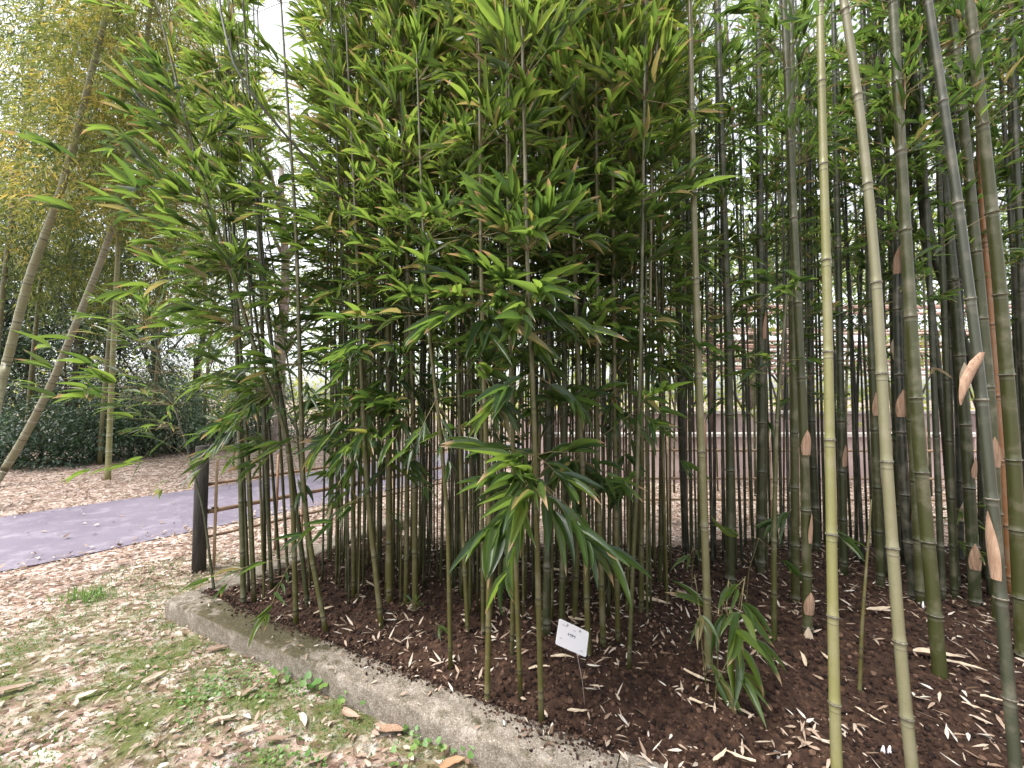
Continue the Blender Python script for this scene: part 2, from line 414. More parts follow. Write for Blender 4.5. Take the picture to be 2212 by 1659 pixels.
def ground_material():
    m, N, Lk = new_mat('leaf_strewn_ground')
    v = geo_pos(N)
    vo = nd(N, 'ShaderNodeTexVoronoi'); vo.inputs['Scale'].default_value = 26
    mp = nd(N, 'ShaderNodeMapping'); mp.inputs['Scale'].default_value = (1.0, 1.7, 1); mp.inputs['Rotation'].default_value = (0, 0, 0.6)
    wv = nd(N, 'ShaderNodeTexNoise'); wv.inputs['Scale'].default_value = 9; Lk.new(v, wv.inputs['Vector'])
    vv = nd(N, 'ShaderNodeVectorMath'); vv.operation = 'MULTIPLY_ADD'; Lk.new(wv.outputs['Color'], vv.inputs[0]); vv.inputs[1].default_value = (0.12, 0.12, 0.12); Lk.new(v, vv.inputs[2])
    Lk.new(vv.outputs[0], mp.inputs['Vector']); Lk.new(mp.outputs[0], vo.inputs['Vector'])
    sep = nd(N, 'ShaderNodeSeparateColor'); Lk.new(vo.outputs['Color'], sep.inputs[0])
    lit = ramp(N, [(0.0, (0.11, 0.062, 0.045)), (0.3, (0.26, 0.17, 0.13)), (0.6, (0.40, 0.30, 0.25)), (0.85, (0.52, 0.43, 0.38)), (1.0, (0.60, 0.55, 0.52))])
    Lk.new(sep.outputs[0], lit.inputs[0])
    soil = ramp(N, [(0.3, (0.06, 0.042, 0.03)), (0.7, (0.16, 0.115, 0.085))]); Lk.new(noise(N, Lk, v, 14, 8, 0.65), soil.inputs[0])
    cover = math_n(N, Lk, 'MULTIPLY', math_n(N, Lk, 'SUBTRACT', noise(N, Lk, v, 5, 6, 0.7), 0.36), 6.0, clamp=True)
    c = mixc(N, Lk, cover, soil.outputs[0], lit.outputs[0])
    moss = ramp(N, [(0.3, (0.055, 0.075, 0.020)), (0.7, (0.12, 0.145, 0.035))]); Lk.new(noise(N, Lk, v, 40, 6, 0.7), moss.inputs[0])
    # moss and grass keep to the lawn in front of the bed: distance from (-1.6, 1.9)
    ds = nd(N, 'ShaderNodeVectorMath'); ds.operation = 'DISTANCE'; Lk.new(v, ds.inputs[0]); ds.inputs[1].default_value = (-1.9, 1.3, 0)
    near = math_n(N, Lk, 'MULTIPLY', math_n(N, Lk, 'SUBTRACT', 2.4, ds.outputs['Value']), 0.8, clamp=True)
    pat = math_n(N, Lk, 'MULTIPLY', math_n(N, Lk, 'SUBTRACT', noise(N, Lk, v, 3.2, 5, 0.65), 0.42), 6.0, clamp=True)
    c = mixc(N, Lk, math_n(N, Lk, 'MULTIPLY', math_n(N, Lk, 'MULTIPLY', near, pat), 0.92), c, moss.outputs[0])
    p = nd(N, 'ShaderNodeBsdfPrincipled'); p.inputs['Roughness'].default_value = 0.9; p.inputs['Specular IOR Level'].default_value = 0.2
    Lk.new(c, p.inputs['Base Color'])
    b = nd(N, 'ShaderNodeBump'); b.inputs['Strength'].default_value = 0.7; b.inputs['Distance'].default_value = 0.02
    Lk.new(noise(N, Lk, v, 45, 6, 0.7), b.inputs['Height']); Lk.new(b.outputs[0], p.inputs['Normal'])
    o = nd(N, 'ShaderNodeOutputMaterial'); Lk.new(p.outputs[0], o.inputs['Surface'])
    return m
M['ground'] = ground_material()

def kerb_material():
    m, N, Lk = new_mat('mossy_concrete')
    v = geo_pos(N)
    base = ramp(N, [(0.25, (0.095, 0.078, 0.060)), (0.5, (0.20, 0.168, 0.135)), (0.75, (0.40, 0.355, 0.31))]); Lk.new(noise(N, Lk, v, 22, 9, 0.75), base.inputs[0])
    grit = noise(N, Lk, v, 160, 3, 0.7)
    c = mixc(N, Lk, math_n(N, Lk, 'MULTIPLY', math_n(N, Lk, 'GREATER_THAN', grit, 0.58), 0.45), base.outputs[0], (0.55, 0.50, 0.43))
    c = mixc(N, Lk, math_n(N, Lk, 'MULTIPLY', math_n(N, Lk, 'LESS_THAN', grit, 0.38), 0.6), c, (0.06, 0.05, 0.038))
    mo = ramp(N, [(0.35, (0.020, 0.017, 0.009)), (0.5, (0.050, 0.044, 0.018)), (0.68, (0.11, 0.095, 0.05))]); Lk.new(noise(N, Lk, v, 55, 8, 0.8), mo.inputs[0])
    dk = nd(N, 'ShaderNodeVectorMath'); dk.operation = 'DISTANCE'; Lk.new(v, dk.inputs[0]); dk.inputs[1].default_value = (-1.55, 2.50, 0.16)
    more = math_n(N, Lk, 'MULTIPLY', math_n(N, Lk, 'SUBTRACT', 0.85, dk.outputs['Value'], clamp=True), 0.34)
    pat = math_n(N, Lk, 'MULTIPLY', math_n(N, Lk, 'SUBTRACT', math_n(N, Lk, 'ADD', noise(N, Lk, v, 9, 9, 0.78), more), 0.52), 9.0, clamp=True)
    gn = nd(N, 'ShaderNodeNewGeometry'); sx_ = nd(N, 'ShaderNodeSeparateXYZ'); Lk.new(gn.outputs['Normal'], sx_.inputs[0])
    pat = math_n(N, Lk, 'MULTIPLY', pat, math_n(N, Lk, 'MULTIPLY_ADD', math_n(N, Lk, 'MULTIPLY', sx_.outputs['Z'], 1.6, clamp=True), 0.85, 0.15))
    c = mixc(N, Lk, math_n(N, Lk, 'MULTIPLY', pat, 0.9), c, mo.outputs[0])
    p = nd(N, 'ShaderNodeBsdfPrincipled'); p.inputs['Roughness'].default_value = 0.92; p.inputs['Specular IOR Level'].default_value = 0.2
    Lk.new(c, p.inputs['Base Color'])
    b = nd(N, 'ShaderNodeBump'); b.inputs['Strength'].default_value = 0.8; b.inputs['Distance'].default_value = 0.008
    Lk.new(noise(N, Lk, v, 90, 8, 0.7), b.inputs['Height']); Lk.new(b.outputs[0], p.inputs['Normal'])
    o = nd(N, 'ShaderNodeOutputMaterial'); Lk.new(p.outputs[0], o.inputs['Surface'])
    return m
M['kerb'] = kerb_material()

# ------------------------------------------------------------------ layout of the planted bed
P0 = np.array([-2.37, 2.77]); UD = np.array([0.897, -0.442]); VD = np.array([0.442, 0.897])
KW, KH = 0.20, 0.12
def uv_of(x, y):
    dx, dy = x - P0[0], y - P0[1]
    return dx * UD[0] + dy * UD[1], dx * VD[0] + dy * VD[1]
def xy_of(u, v): return P0[0] + u * UD[0] + v * VD[0], P0[1] + u * UD[1] + v * VD[1]
def soil_edge(x): return 4.15 + 0.35 * noise2(x * 1.3, x * 0 + 3.1, 5) - 0.05 * x
def soil_z(x, y):
    u, v = uv_of(x, y)
    e = np.minimum(np.minimum((u - KW) / 0.25, (v - KW) / 0.25), 1.0)
    back = np.clip((soil_edge(x) - y) / 0.8, -0.3, 1)
    z = 0.085 + 0.055 * np.clip(e, -0.3, 1) + 0.05 * noise2(x * 2.1, y * 2.1, 2)
    z = z * np.clip(back, 0, 1) - 0.03 * (back < 0.02)
    return z
def soil_fine(x, y):
    return 0.030 * (noise2(x * 9, y * 9, 3) - 0.5) + 0.022 * (noise2(x * 26, y * 26, 4) - 0.5) + 0.014 * (noise2(x * 60, y * 60, 8) - 0.5)
def ground_z(x, y): return 0.005 * (noise2(x * 3, y * 3, 1) - 0.5) * 2
def in_bed(x, y):
    u, v = uv_of(x, y)
    return (u > 0) & (v > 0) & (y < soil_edge(x) - 0.05)

# ground, one sheet out to the horizon
def axis_grid(lo, hi, step, far):
    core = np.arange(lo, hi + 1e-6, step)
    g = np.geomspace(0.3, far, 16)
    return np.concatenate([lo - g[::-1], core, hi + g])
gx = axis_grid(-9, 7, 0.09, 250); gy = axis_grid(-1, 14, 0.09, 250)
X, Y = np.meshgrid(gx, gy); Z = ground_z(X, Y)
def grid_tris(ny, nx):
    i = np.arange(ny - 1)[:, None] * nx + np.arange(nx - 1)[None]
    i = i.ravel()
    return np.concatenate([np.stack([i, i + 1, i + nx + 1], -1), np.stack([i, i + nx + 1, i + nx], -1)])
g = MB().add(np.stack([X, Y, Z], -1).reshape(-1, 3), grid_tris(len(gy), len(gx))).build('ground', M['ground'])
tag(g, kind='structure')

# purple asphalt path
A0 = np.array([-4.15, 3.78]); RD = np.array([0.62, 0.785]); RN = np.array([-0.785, 0.62])
def road_edge(s, side):
    c = A0 + RD * s
    w = 0.05 * (noise2(np.array([s * 1.7]), np.array([side * 5.0]), 9)[0] - 0.5)
    bend = -0.012 * max(s - 8, 0) ** 2
    return c + RN * ((0.0 if side == 0 else 2.55) + w + bend)
rows = np.arange(-12, 24, 0.25); mb = MB(); vs = []
for s in rows:
    a, b = road_edge(s, 0), road_edge(s, 1)
    for k in range(5):
        q = a + (b - a) * k / 4
        vs.append([q[0], q[1], 0.009 + 0.012 * math.sin(math.pi * k / 4)])
    # thin verge faces drop to the ground
road = MB().add(np.array(vs), grid_tris(len(rows), 5)[:, ::-1]).build('path', M['road'])
tag(road, kind='structure')
def on_road(x, y):
    s = (x - A0[0]) * RD[0] + (y - A0[1]) * RD[1]; n = (x - A0[0]) * RN[0] + (y - A0[1]) * RN[1]
    n = n + 0.012 * np.maximum(s - 8, 0) ** 2
    return (n > 0.0) & (n < 2.55)

def road_dist(x, y):
    s = (x - A0[0]) * RD[0] + (y - A0[1]) * RD[1]; n = (x - A0[0]) * RN[0] + (y - A0[1]) * RN[1] + 0.012 * np.maximum(s - 8, 0) ** 2
    return np.maximum(np.minimum(n, 2.55 - n), 0)

# soil of the bed
sx = np.arange(-2.6, 5.2, 0.024); sy = np.arange(-0.9, 4.9, 0.024)
X, Y = np.meshgrid(sx, sy); Z = soil_z(X, Y); Zf = Z + soil_fine(X, Y)
u, v = uv_of(X, Y); keep = (u > KW - 0.04) & (v > KW - 0.04) & (Y < soil_edge(X) + 0.1)
tr = grid_tris(len(sy), len(sx)); kf = keep.ravel()
tr = tr[kf[tr].all(1)]
used = np.unique(tr); remap = -np.ones(X.size, np.int64); remap[used] = np.arange(len(used))
pts = np.stack([X, Y, Zf], -1).reshape(-1, 3)[used]
soil = MB().add(pts, remap[tr]).build('soil', M['soil']); tag(soil, kind='structure')

# crumbs of soil
def blob(n, seed):
    r = np.random.RandomState(seed)
    t = (1 + 5 ** 0.5) / 2
    v = np.array([[-1,t,0],[1,t,0],[-1,-t,0],[1,-t,0],[0,-1,t],[0,1,t],[0,-1,-t],[0,1,-t],[t,0,-1],[t,0,1],[-t,0,-1],[-t,0,1]], float)
    v = unit(v) * r.uniform(0.65, 1.15, (12, 1))
    f = np.array([[0,11,5],[0,5,1],[0,1,7],[0,7,10],[0,10,11],[1,5,9],[5,11,4],[11,10,2],[10,7,6],[7,1,8],[3,9,4],[3,4,2],[3,2,6],[3,6,8],[3,8,9],[4,9,5],[2,4,11],[6,2,10],[8,6,7],[9,8,1]])
    return v, f
def scatter_bed(n, bias=1.3):
    x = rs.uniform(-2.3, 4.6, n * 6); y = rs.uniform(-0.6, 4.4, n * 6)
    d = np.hypot(x, y); ok = in_bed(x, y) & (uv_of(x, y)[0] > KW - 0.02) & (uv_of(x, y)[1] > KW - 0.05) & (y > 0.3) & (rs.rand(len(x)) < np.clip(1.6 / d, 0, 1) ** bias) & (np.abs(x) < 1.45 * y + 0.3)
    x, y = x[ok][:n], y[ok][:n]
    return x, y
mb = MB(); x, y = scatter_bed(30000); n = len(x)
B, Fc = blob(0, 1)
sz = 0.004 + 0.017 * rs.rand(n) ** 3
rot = rs.uniform(0, 6.28, n); c, s_ = np.cos(rot), np.sin(rot)
sq = rs.uniform(0.5, 1.0, (n, 3))
V = B[None] * sq[:, None] * sz[:, None, None]
V = np.stack([V[..., 0] * c[:, None] - V[..., 1] * s_[:, None], V[..., 0] * s_[:, None] + V[..., 1] * c[:, None], V[..., 2]], -1)
V += np.stack([x, y, soil_z(x, y) + soil_fine(x, y) + sz * 0.25], -1)[:, None]
mb.add(V.reshape(-1, 3), (Fc[None] + (np.arange(n) * 12)[:, None, None]).reshape(-1, 3), np.repeat(rs.rand(n), 12))
n = 5200; u_ = rs.uniform(.1, 3.0, n); v_ = KW + .02 - np.abs(rs.normal(0, .05, n)) * (.4 + 1.3 * noise2(u_ * 2.2, u_ * 0, 51)); x, y = xy_of(u_, v_); ok = v_ > .01; x, y = x[ok], y[ok]; n = len(x)
sz = 0.0025 + 0.009 * rs.rand(n) ** 3; V = B[None] * rs.uniform(.5, 1, (n, 1, 3)) * sz[:, None, None] + np.stack([x, y, np.full(n, KH + .001) + sz * .5], -1)[:, None]
mb.add(V.reshape(-1, 3), (Fc[None] + (np.arange(n) * 12)[:, None, None]).reshape(-1, 3), np.repeat(rs.rand(n), 12))
o = mb.build('soil_crumbs', M['clod'], smooth=False); tag(o, 'dark brown crumbs of soil and bark over the planted bed', 'soil', kind='stuff')

# ------------------------------------------------------------------ kerb
def kerb_run(a, b, inward, name, label):
    """a rough cast concrete edging from a to b (xy), its width to the inward side"""
    a, b, inward = map(np.asarray, (a, b, inward))
    Ln = np.linalg.norm(b - a); d = (b - a) / Ln
    prof = [(0, -0.08), (0.0, 0.02), (0.0, 0.06), (0.001, KH - 0.012), (0.006, KH - 0.002), (0.02, KH)] + [(0.03 + (KW - 0.06) * i / 7, KH) for i in range(1, 8)] + [(KW - 0.006, KH - 0.012), (KW, KH - 0.05), (KW, -0.08)]
    n = int(Ln / 0.02) + 2
    s = np.linspace(0, Ln, n); V = np.zeros((n, len(prof), 3))
    for j, (w, z) in enumerate(prof):
        q = a[None] + d[None] * s[:, None] + inward[None] * w
        h = (noise2(q[:, 0] * 14 + j, q[:, 1] * 14, 21) - 0.5)
        h2 = (noise2(q[:, 0] * 4, q[:, 1] * 4 + w * 9, 22) - 0.5); h3 = noise2(q[:, 0] * 40 + j * 3.1, q[:, 1] * 40, 23) - 0.5
        amp = 0.0 if z < 0 else 1.0
        V[:, j, 0] = q[:, 0] + amp * (-inward[0]) * (h * 0.012 + h2 * 0.012); V[:, j, 1] = q[:, 1] + amp * (-inward[1]) * (h * 0.012 + h2 * 0.012)
        V[:, j, 2] = z + amp * (h * 0.010 + h2 * 0.016 + h3 * 0.006)
    t = grid_tris(n, len(prof))
    mb = MB().add(V.reshape(-1, 3), t)
    k = len(prof)
    for e, fl in ((0, 1), (n - 1, -1)):
        ring = V[e]; c = ring.mean(0)
        vv = np.concatenate([ring, c[None]]); tt = np.array([[i, (i + 1) % k, k][::fl] for i in range(k)])
        mb.add(vv, tt)
    o = mb.build(name, M['kerb'])
    return tag(o, label, 'kerb')
kerb_run(xy_of(0, 0), xy_of(3.02, 0), VD, 'concrete_kerb', 'long weathered concrete kerb with moss along the front of the soil bed')
kerb_run(xy_of(3.025, 0.03), xy_of(5.0, 0.03), VD, 'concrete_kerb', 'broken end of kerb at the bottom edge, past the notch in the soil')
kerb_run(xy_of(0, KW + 0.004), xy_of(0, 2.4), UD, 'concrete_kerb', 'short pale kerb running back from the corner beside the dark post')

# ------------------------------------------------------------------ litter
def litter_arrays(x, y, z, L, W, hi, flat=0.25):
    n = len(x)
    az = rs.uniform(0, 6.283, n); el = rs.normal(0.08, flat, n)
    D = np.stack([np.cos(az) * np.cos(el), np.sin(az) * np.cos(el), np.sin(el)], -1)
    Nn = unit(np.array([0, 0, 1.0]) + rs.normal(0, 0.30, (n, 3)))
    Nn = Nn - (Nn * D).sum(1, keepdims=True) * D
    P = np.stack([x, y, z], -1) - D * L[:, None] * 0.5
    P[:, 2] = np.maximum(P[:, 2], z + 0.004) + np.abs(np.sin(el)) * L * 0.35
    return leaf_arrays(P, D, Nn, L, W, rs.uniform(-0.25, 0.35, n), fold=rs.uniform(-0.15, 0.3), hi=hi)
mb = MB()
n = 120000
x = rs.uniform(-10, 8, n * 3); y = rs.uniform(0.4, 14, n * 3)
d = np.hypot(x, y)
ok = ~in_bed(x, y) & (np.abs(x) < 1.35 * y + 0.4) & (rs.rand(n * 3) < np.clip(3.0 / d, 0.05, 1) ** 1.2) & ~(on_road(x, y) & (rs.rand(n * 3) > 0.03 + .75 * np.exp(-road_dist(x, y) * 9)))
lawn = np.hypot(x + 1.9, y - 1.3) < 2.2
ok &= ~(lawn & (rs.rand(n * 3) > np.clip(noise2(x * 3, y * 3, 12) * 1.2 - .1, 0.14, .8)))
x, y = x[ok][:n], y[ok][:n]; n = len(x)
L = (0.012 + 0.046 * rs.rand(n) ** 2.0) * np.clip(np.hypot(x, y) / 4.5, 0.9, 1.35); W = L * rs.uniform(0.22, 0.55, n)
V, T, al, nv = litter_arrays(x, y, ground_z(x, y) + np.where(on_road(x, y), 0.018, 0.0) + rs.uniform(0.0, 0.015, n), L, W, False)
mb.add(V, T, np.repeat(rs.beta(2.0, np.where(np.hypot(x + 1.9, y - 1.3) < 2.4, 2.6, 1.6), n), nv), al)
tag(mb.build('leaf_litter', M['litter']), 'fallen bamboo leaves strewn over the ground around the path', 'leaf litter', kind='stuff')
# moss / grass / weeds on the lawn
def blades(mb, x, y, h, w, n_rnd=(0.2, 0.9), lean=0.5):
    n = len(x); az = rs.uniform(0, 6.283, n); l = np.abs(rs.normal(0, lean, n))
    D = np.stack([np.cos(az) * np.sin(l), np.sin(az) * np.sin(l), np.cos(l)], -1)
    Nn = np.stack([np.cos(az + 1.57), np.sin(az + 1.57), 0 * az], -1); Nn = np.cross(D, Nn)
    V, T, al, nv = leaf_arrays(np.stack([x, y, ground_z(x, y) - 0.002], -1), D, Nn, h, w, rs.uniform(0.1, 0.6, n), fold=0.1)
    mb.add(V, T, np.repeat(rs.uniform(*n_rnd, n), nv), al)
mb = MB(); n = 100000
x = rs.uniform(-5, 1.2, n); y = rs.uniform(0.6, 4.2, n)
pn = noise2(x * 3, y * 3, 12); d = np.hypot(x + 1.9, y - 1.4)
ok = ~in_bed(x, y) & ~on_road(x, y) & (pn < 0.60 - 0.10 * np.maximum(d - 1.2, 0) + 0.1 * rs.randn(n)) & (d < 2.7)
x, y = x[ok], y[ok]; n = len(x)
blades(mb, x, y, rs.uniform(0.008, 0.030, n), rs.uniform(0.003, 0.008, n), (0.0, 0.8), 0.8)
tag(mb.build('grass', M['weed']), 'short grass and moss patches on the lawn in front of the kerb', 'grass', kind='stuff')
# grass tuft
c = on_z(190, 1292, 0.0)
mb = MB(); n = 260; blades(mb, c[0] + rs.normal(0, 0.10, n), c[1] + rs.normal(0, 0.06, n), rs.uniform(0.05, 0.13, n), rs.uniform(0.004, 0.008, n), (0.3, 1), 0.6)
tag(mb.build('grass_tuft', M['weed'], origin=c), 'bright green tuft of grass among litter left of the kerb corner', 'grass tuft', kind='stuff')

def round_leaf(mb, P, N, r, rnd):
    N = unit(N); a, b = frame_of(N)
    k = 9; ang = np.arange(k) * 2 * math.pi / k + 0.35
    rr = r * (0.9 + 0.14 * np.cos(ang * 5 + rnd * 9)); rr[0] *= 0.55
    v = np.concatenate([[P - N * r * 0.12], P + (a[None] * np.cos(ang)[:, None] + b[None] * np.sin(ang)[:, None]) * rr[:, None]])
    t = [[0, 1 + i, 1 + (i + 1) % k] for i in range(k)]
    mb.add(v, t, rnd, 0.3)
weed_spots = [(690, 1480, 9, .024, 'dark leafy weed against the kerb face below the mossy stretch'), (770, 1500, 8, .022, 'small dark weed hugging the kerb between two leafy weeds'),
              (610, 1470, 7, .017, 'low green weed in front of the kerb, left of the darker weed'), (960, 1600, 9, .016, 'round leaved weed by the kerb near the brown sheath on the lawn'),
              (1010, 1635, 7, .020, 'dark round leaved weed at the bottom by the kerb foot'), (905, 1570, 9, .015, 'pale green round leaved weed right of the brown sheath'),
              (880, 1640, 9, .014, 'cluster of tiny round green leaves at the bottom edge of the lawn'), (820, 1520, 8, .013, 'sprig of small green leaves just above the brown sheath')]
for px, py, n, r, lab in weed_spots:
    b = on_z(px, py + 12, 0.0); w = thing('weed', lab, 'weed', b)
    st, lf = MB(), []
    for k in range(n):
        q = np.array([R(-.07, .07), R(-.06, .06), R(.02, .075)])
        st.add(*tube([[q[0] * .3, q[1] * .3, -0.003], [q[0] * .7, q[1] * .7, q[2] * .6], q], 0.0012, 3), 0.4)
        m1 = MB(); round_leaf(m1, q, [R(-.4, .4), R(-.7, .1), 1], r * R(.7, 1.25), R(0, 1)); m1.build('leaf', M['weed'], w)
    st.build('stem', M['twig'], w)
mb = MB()
for k in range(2600):
    px, py = R(380, 1120), R(1400, 1659)
    q = on_z(px, py, 0.0)
    if in_bed(q[0], q[1]) or noise2(np.array([q[0] * 3.2]), np.array([q[1] * 3.2]), 30)[0] < 0.5: continue
    round_leaf(mb, q + [0, 0, R(.008, .035)], [R(-.5, .5), R(-.6, .3), 1], R(.004, .011), R(0.2, 1))
tag(mb.build('clover', M['weed']), 'tiny round leaved ground cover on the lawn below the kerb', 'ground cover', kind='stuff')

# larger single fallen leaves and sheaths
def curled(L, W, seed, curl=0.5, n=7):
    """a dry sheath or big leaf, curled across its width, along +X"""
    r = np.random.RandomState(seed); V = []
    prof = np.array([0.45, 0.85, 1.0, 0.95, 0.75, 0.42, 0.04])
    for i in range(n):
        t = i / (n - 1); c = np.array([L * (t - 0.5), 0.08 * L * math.sin(t * 3 + seed), 0.10 * L * (t - 0.5) ** 2 + 0.004])
        for j in range(5):
            a = (j / 4 - 0.5) * 2; th = a * curl * 1.6
            V.append(c + np.array([0, math.sin(th) / max(curl * 1.6, .1) * W * 0.5 * prof[i], (1 - math.cos(th)) / max(curl * 1.6, .1) * W * 0.5 * prof[i] + r.uniform(-.003, .003)]))
    return np.array(V), grid_tris(n, 5)
def put_dry(px, py, Lpx, ang, zbase, kind, label, cat, curl=0.5, wr=0.3, mat='litter', group=None, rnd=0.6):
    b = on_z(px, py, zbase) if zbase is not None else on_z(px, py, 0.14)
    if zbase is None: b[2] = float(soil_z(b[0], b[1]) + 0.012)
    sc = Lpx / F * b[1]
    V, T = curled(sc, sc * wr, random.randint(0, 999), curl)
    o = MB().add(V, T, rnd, 0.3).build(kind, M[mat]); o.location = b + np.array([0, 0, 0.006])
    o.rotation_euler = (R(-.25, .25), R(-.15, .15), math.radians(ang))
    return tag(o, label, cat, group)
put_dry(855, 1582, 85, -8, 0.005, 'fallen_sheath', 'wide tan bamboo sheath lying on the lawn among clover', 'sheath', 0.45, 0.38, 'sheath')
for px, py, L, a, rn, lab in [(600, 1400, 44, 40, .38, 'curled brown leaf on the lawn below the mossy kerb'), (470, 1402, 40, 20, .3, 'orange brown leaf close to the kerb face near its corner'),
        (512, 1390, 40, -70, .7, 'pale folded leaf standing against the kerb face'), (980, 1655, 60, 25, .99, 'rust orange leaf at the very bottom by the round leaved weed'),
        (545, 1490, 42, 60, .5, 'mauve brown leaf on the moss left of the leafy weeds'), (335, 1465, 44, 50, .7, 'pale pink leaf lying alone on the moss'),
        (30, 1490, 60, 30, .5, 'long tan leaf at the left edge of the lawn'), (185, 1505, 40, 45, .8, 'whitish leaf on the lawn, left of centre'),
        (535, 1580, 45, 40, .75, 'white curled leaf low on the lawn'), (600, 1600, 50, 15, .35, 'dark brown leaf low on the lawn beside a white one'),
        (655, 1560, 40, -60, .82, 'bleached leaf on edge amid low clover'), (690, 1640, 55, 30, .45, 'broad tan leaf at the bottom of the lawn'),
        (480, 1560, 55, 28, .66, 'long pale leaf in the lower lawn left of the curled white one'), (760, 1545, 48, -25, .5, 'light brown leaf lying next to the kerb weeds'),
        (1030, 1600, 46, 70, .75, 'cream leaf leaning at the foot of the kerb')]:
    put_dry(px, py, L, a, 0.01, 'fallen_leaf', lab, 'fallen leaf', 0.5, 0.34, 'litter', 'larger fallen leaves on the lawn', rn)
for px, py, L, a, lab in [(1215, 1438, 50, -12, 'short pale bamboo piece lying under the label card'), (1165, 1458, 46, 8, 'thin pale stick on the soil left of the label card'),
        (1360, 1305, 42, 65, 'pale hollow sheath leaning between culms right of the card'), (1415, 1320, 70, -3, 'long pale split culm lying across the back soil'),
        (1470, 1308, 40, -4, 'pale bamboo chunk beside the small white tag'), (1215, 1255, 56, 0, 'cut pale bamboo tube lying deep in the clump'),
        (1900, 1335, 75, 10, 'long pinkish sheath lying right of the yellow culm'), (1250, 1540, 48, -6, 'flat pale sheath piece at the foot of the card stake'),
        (800, 1272, 30, -35, 'pale chip leaning on soil in the left of the bed'), (1510, 1490, 60, -38, 'tan sheath lying by the leafy young shoots'),
        (1520, 1550, 55, -28, 'brown sheath strip below the leafy young shoots'), (2030, 1440, 90, -4, 'long dry split sheath on the soil at right'),
        (2085, 1465, 70, -20, 'pile top sheath, dry and pinkish, beside the green culm foot'), (1735, 1440, 45, 75, 'upright dry sheath left of the yellow culm'),
        (1785, 1440, 60, 82, 'tall dry sheath leaning on the yellow culm'), (1880, 1570, 50, -60, 'thin brown twig piece on soil between the two near culms'),
        (2165, 1545, 60, -20, 'wide pale sheath near the right edge of the soil'), (2110, 1560, 40, -60, 'small pale sheath right of the near grey culm'),
        (1555, 1640, 50, 40, 'dry sheath at the bottom beside the plastic pipe'), (1600, 1645, 55, 150, 'dry sheath pointing left at the bottom by the pipe'),
        (700, 1325, 40, 25, 'pale stick near the kerb at the left of the bed'), (1290, 1500, 30, 0, 'small tan chip right of the stake'), (1250, 1350, 46, -35, 'pale split stick half behind the label card')]:
    put_dry(px, py, L, a, None, 'dry_sheath', lab, 'sheath', 0.6, 0.2, 'pale_sheath', 'dry sheaths lying on the soil')

# small bits: tag, pipe
b = on_z(1680, 1648, 0.13); pt = MB(); pt.add(*tube([[0, 0, -.03], [0, 0, .035]], 0.014, 10, False)); pt.add(*tube([[0, 0, .035], [0, 0, -.03]], 0.011, 10, False))
o = pt.build('pipe_stub', M['pipe']); o.location = b; tag(o, 'short grey plastic pipe stub rising from the soil at the bottom', 'pipe')
b = on_z(1463, 1302, 0.15); tg = thing('plant_tag', 'small white tag on a dark pin deep in the bed', 'tag', b)
MB().add(*box((0, 0, .05), (.022, .003, .03))).build('tag_plate', M['white'], tg); MB().add(*box((0, .004, .0), (.006, .003, .075))).build('pin', M['ink'], tg)
for px, py, h, lab in ((1906, 1640, .05, 'left one of two white pegs in the soil at the bottom right'), (1920, 1637, .045, 'right one of two white pegs in the soil at the bottom right'), (1993, 1325, .075, 'white plastic label stuck in soil beside the green culm')):
    b = on_z(px, py, 0.13); o = MB().add(*tube([[0, 0, -.02], [0.004, 0, h * .6], [0.006, 0, h]], [.007, .0075, .002], 5)).build('white_peg', M['white']); o.location = b; tag(o, lab, 'peg')

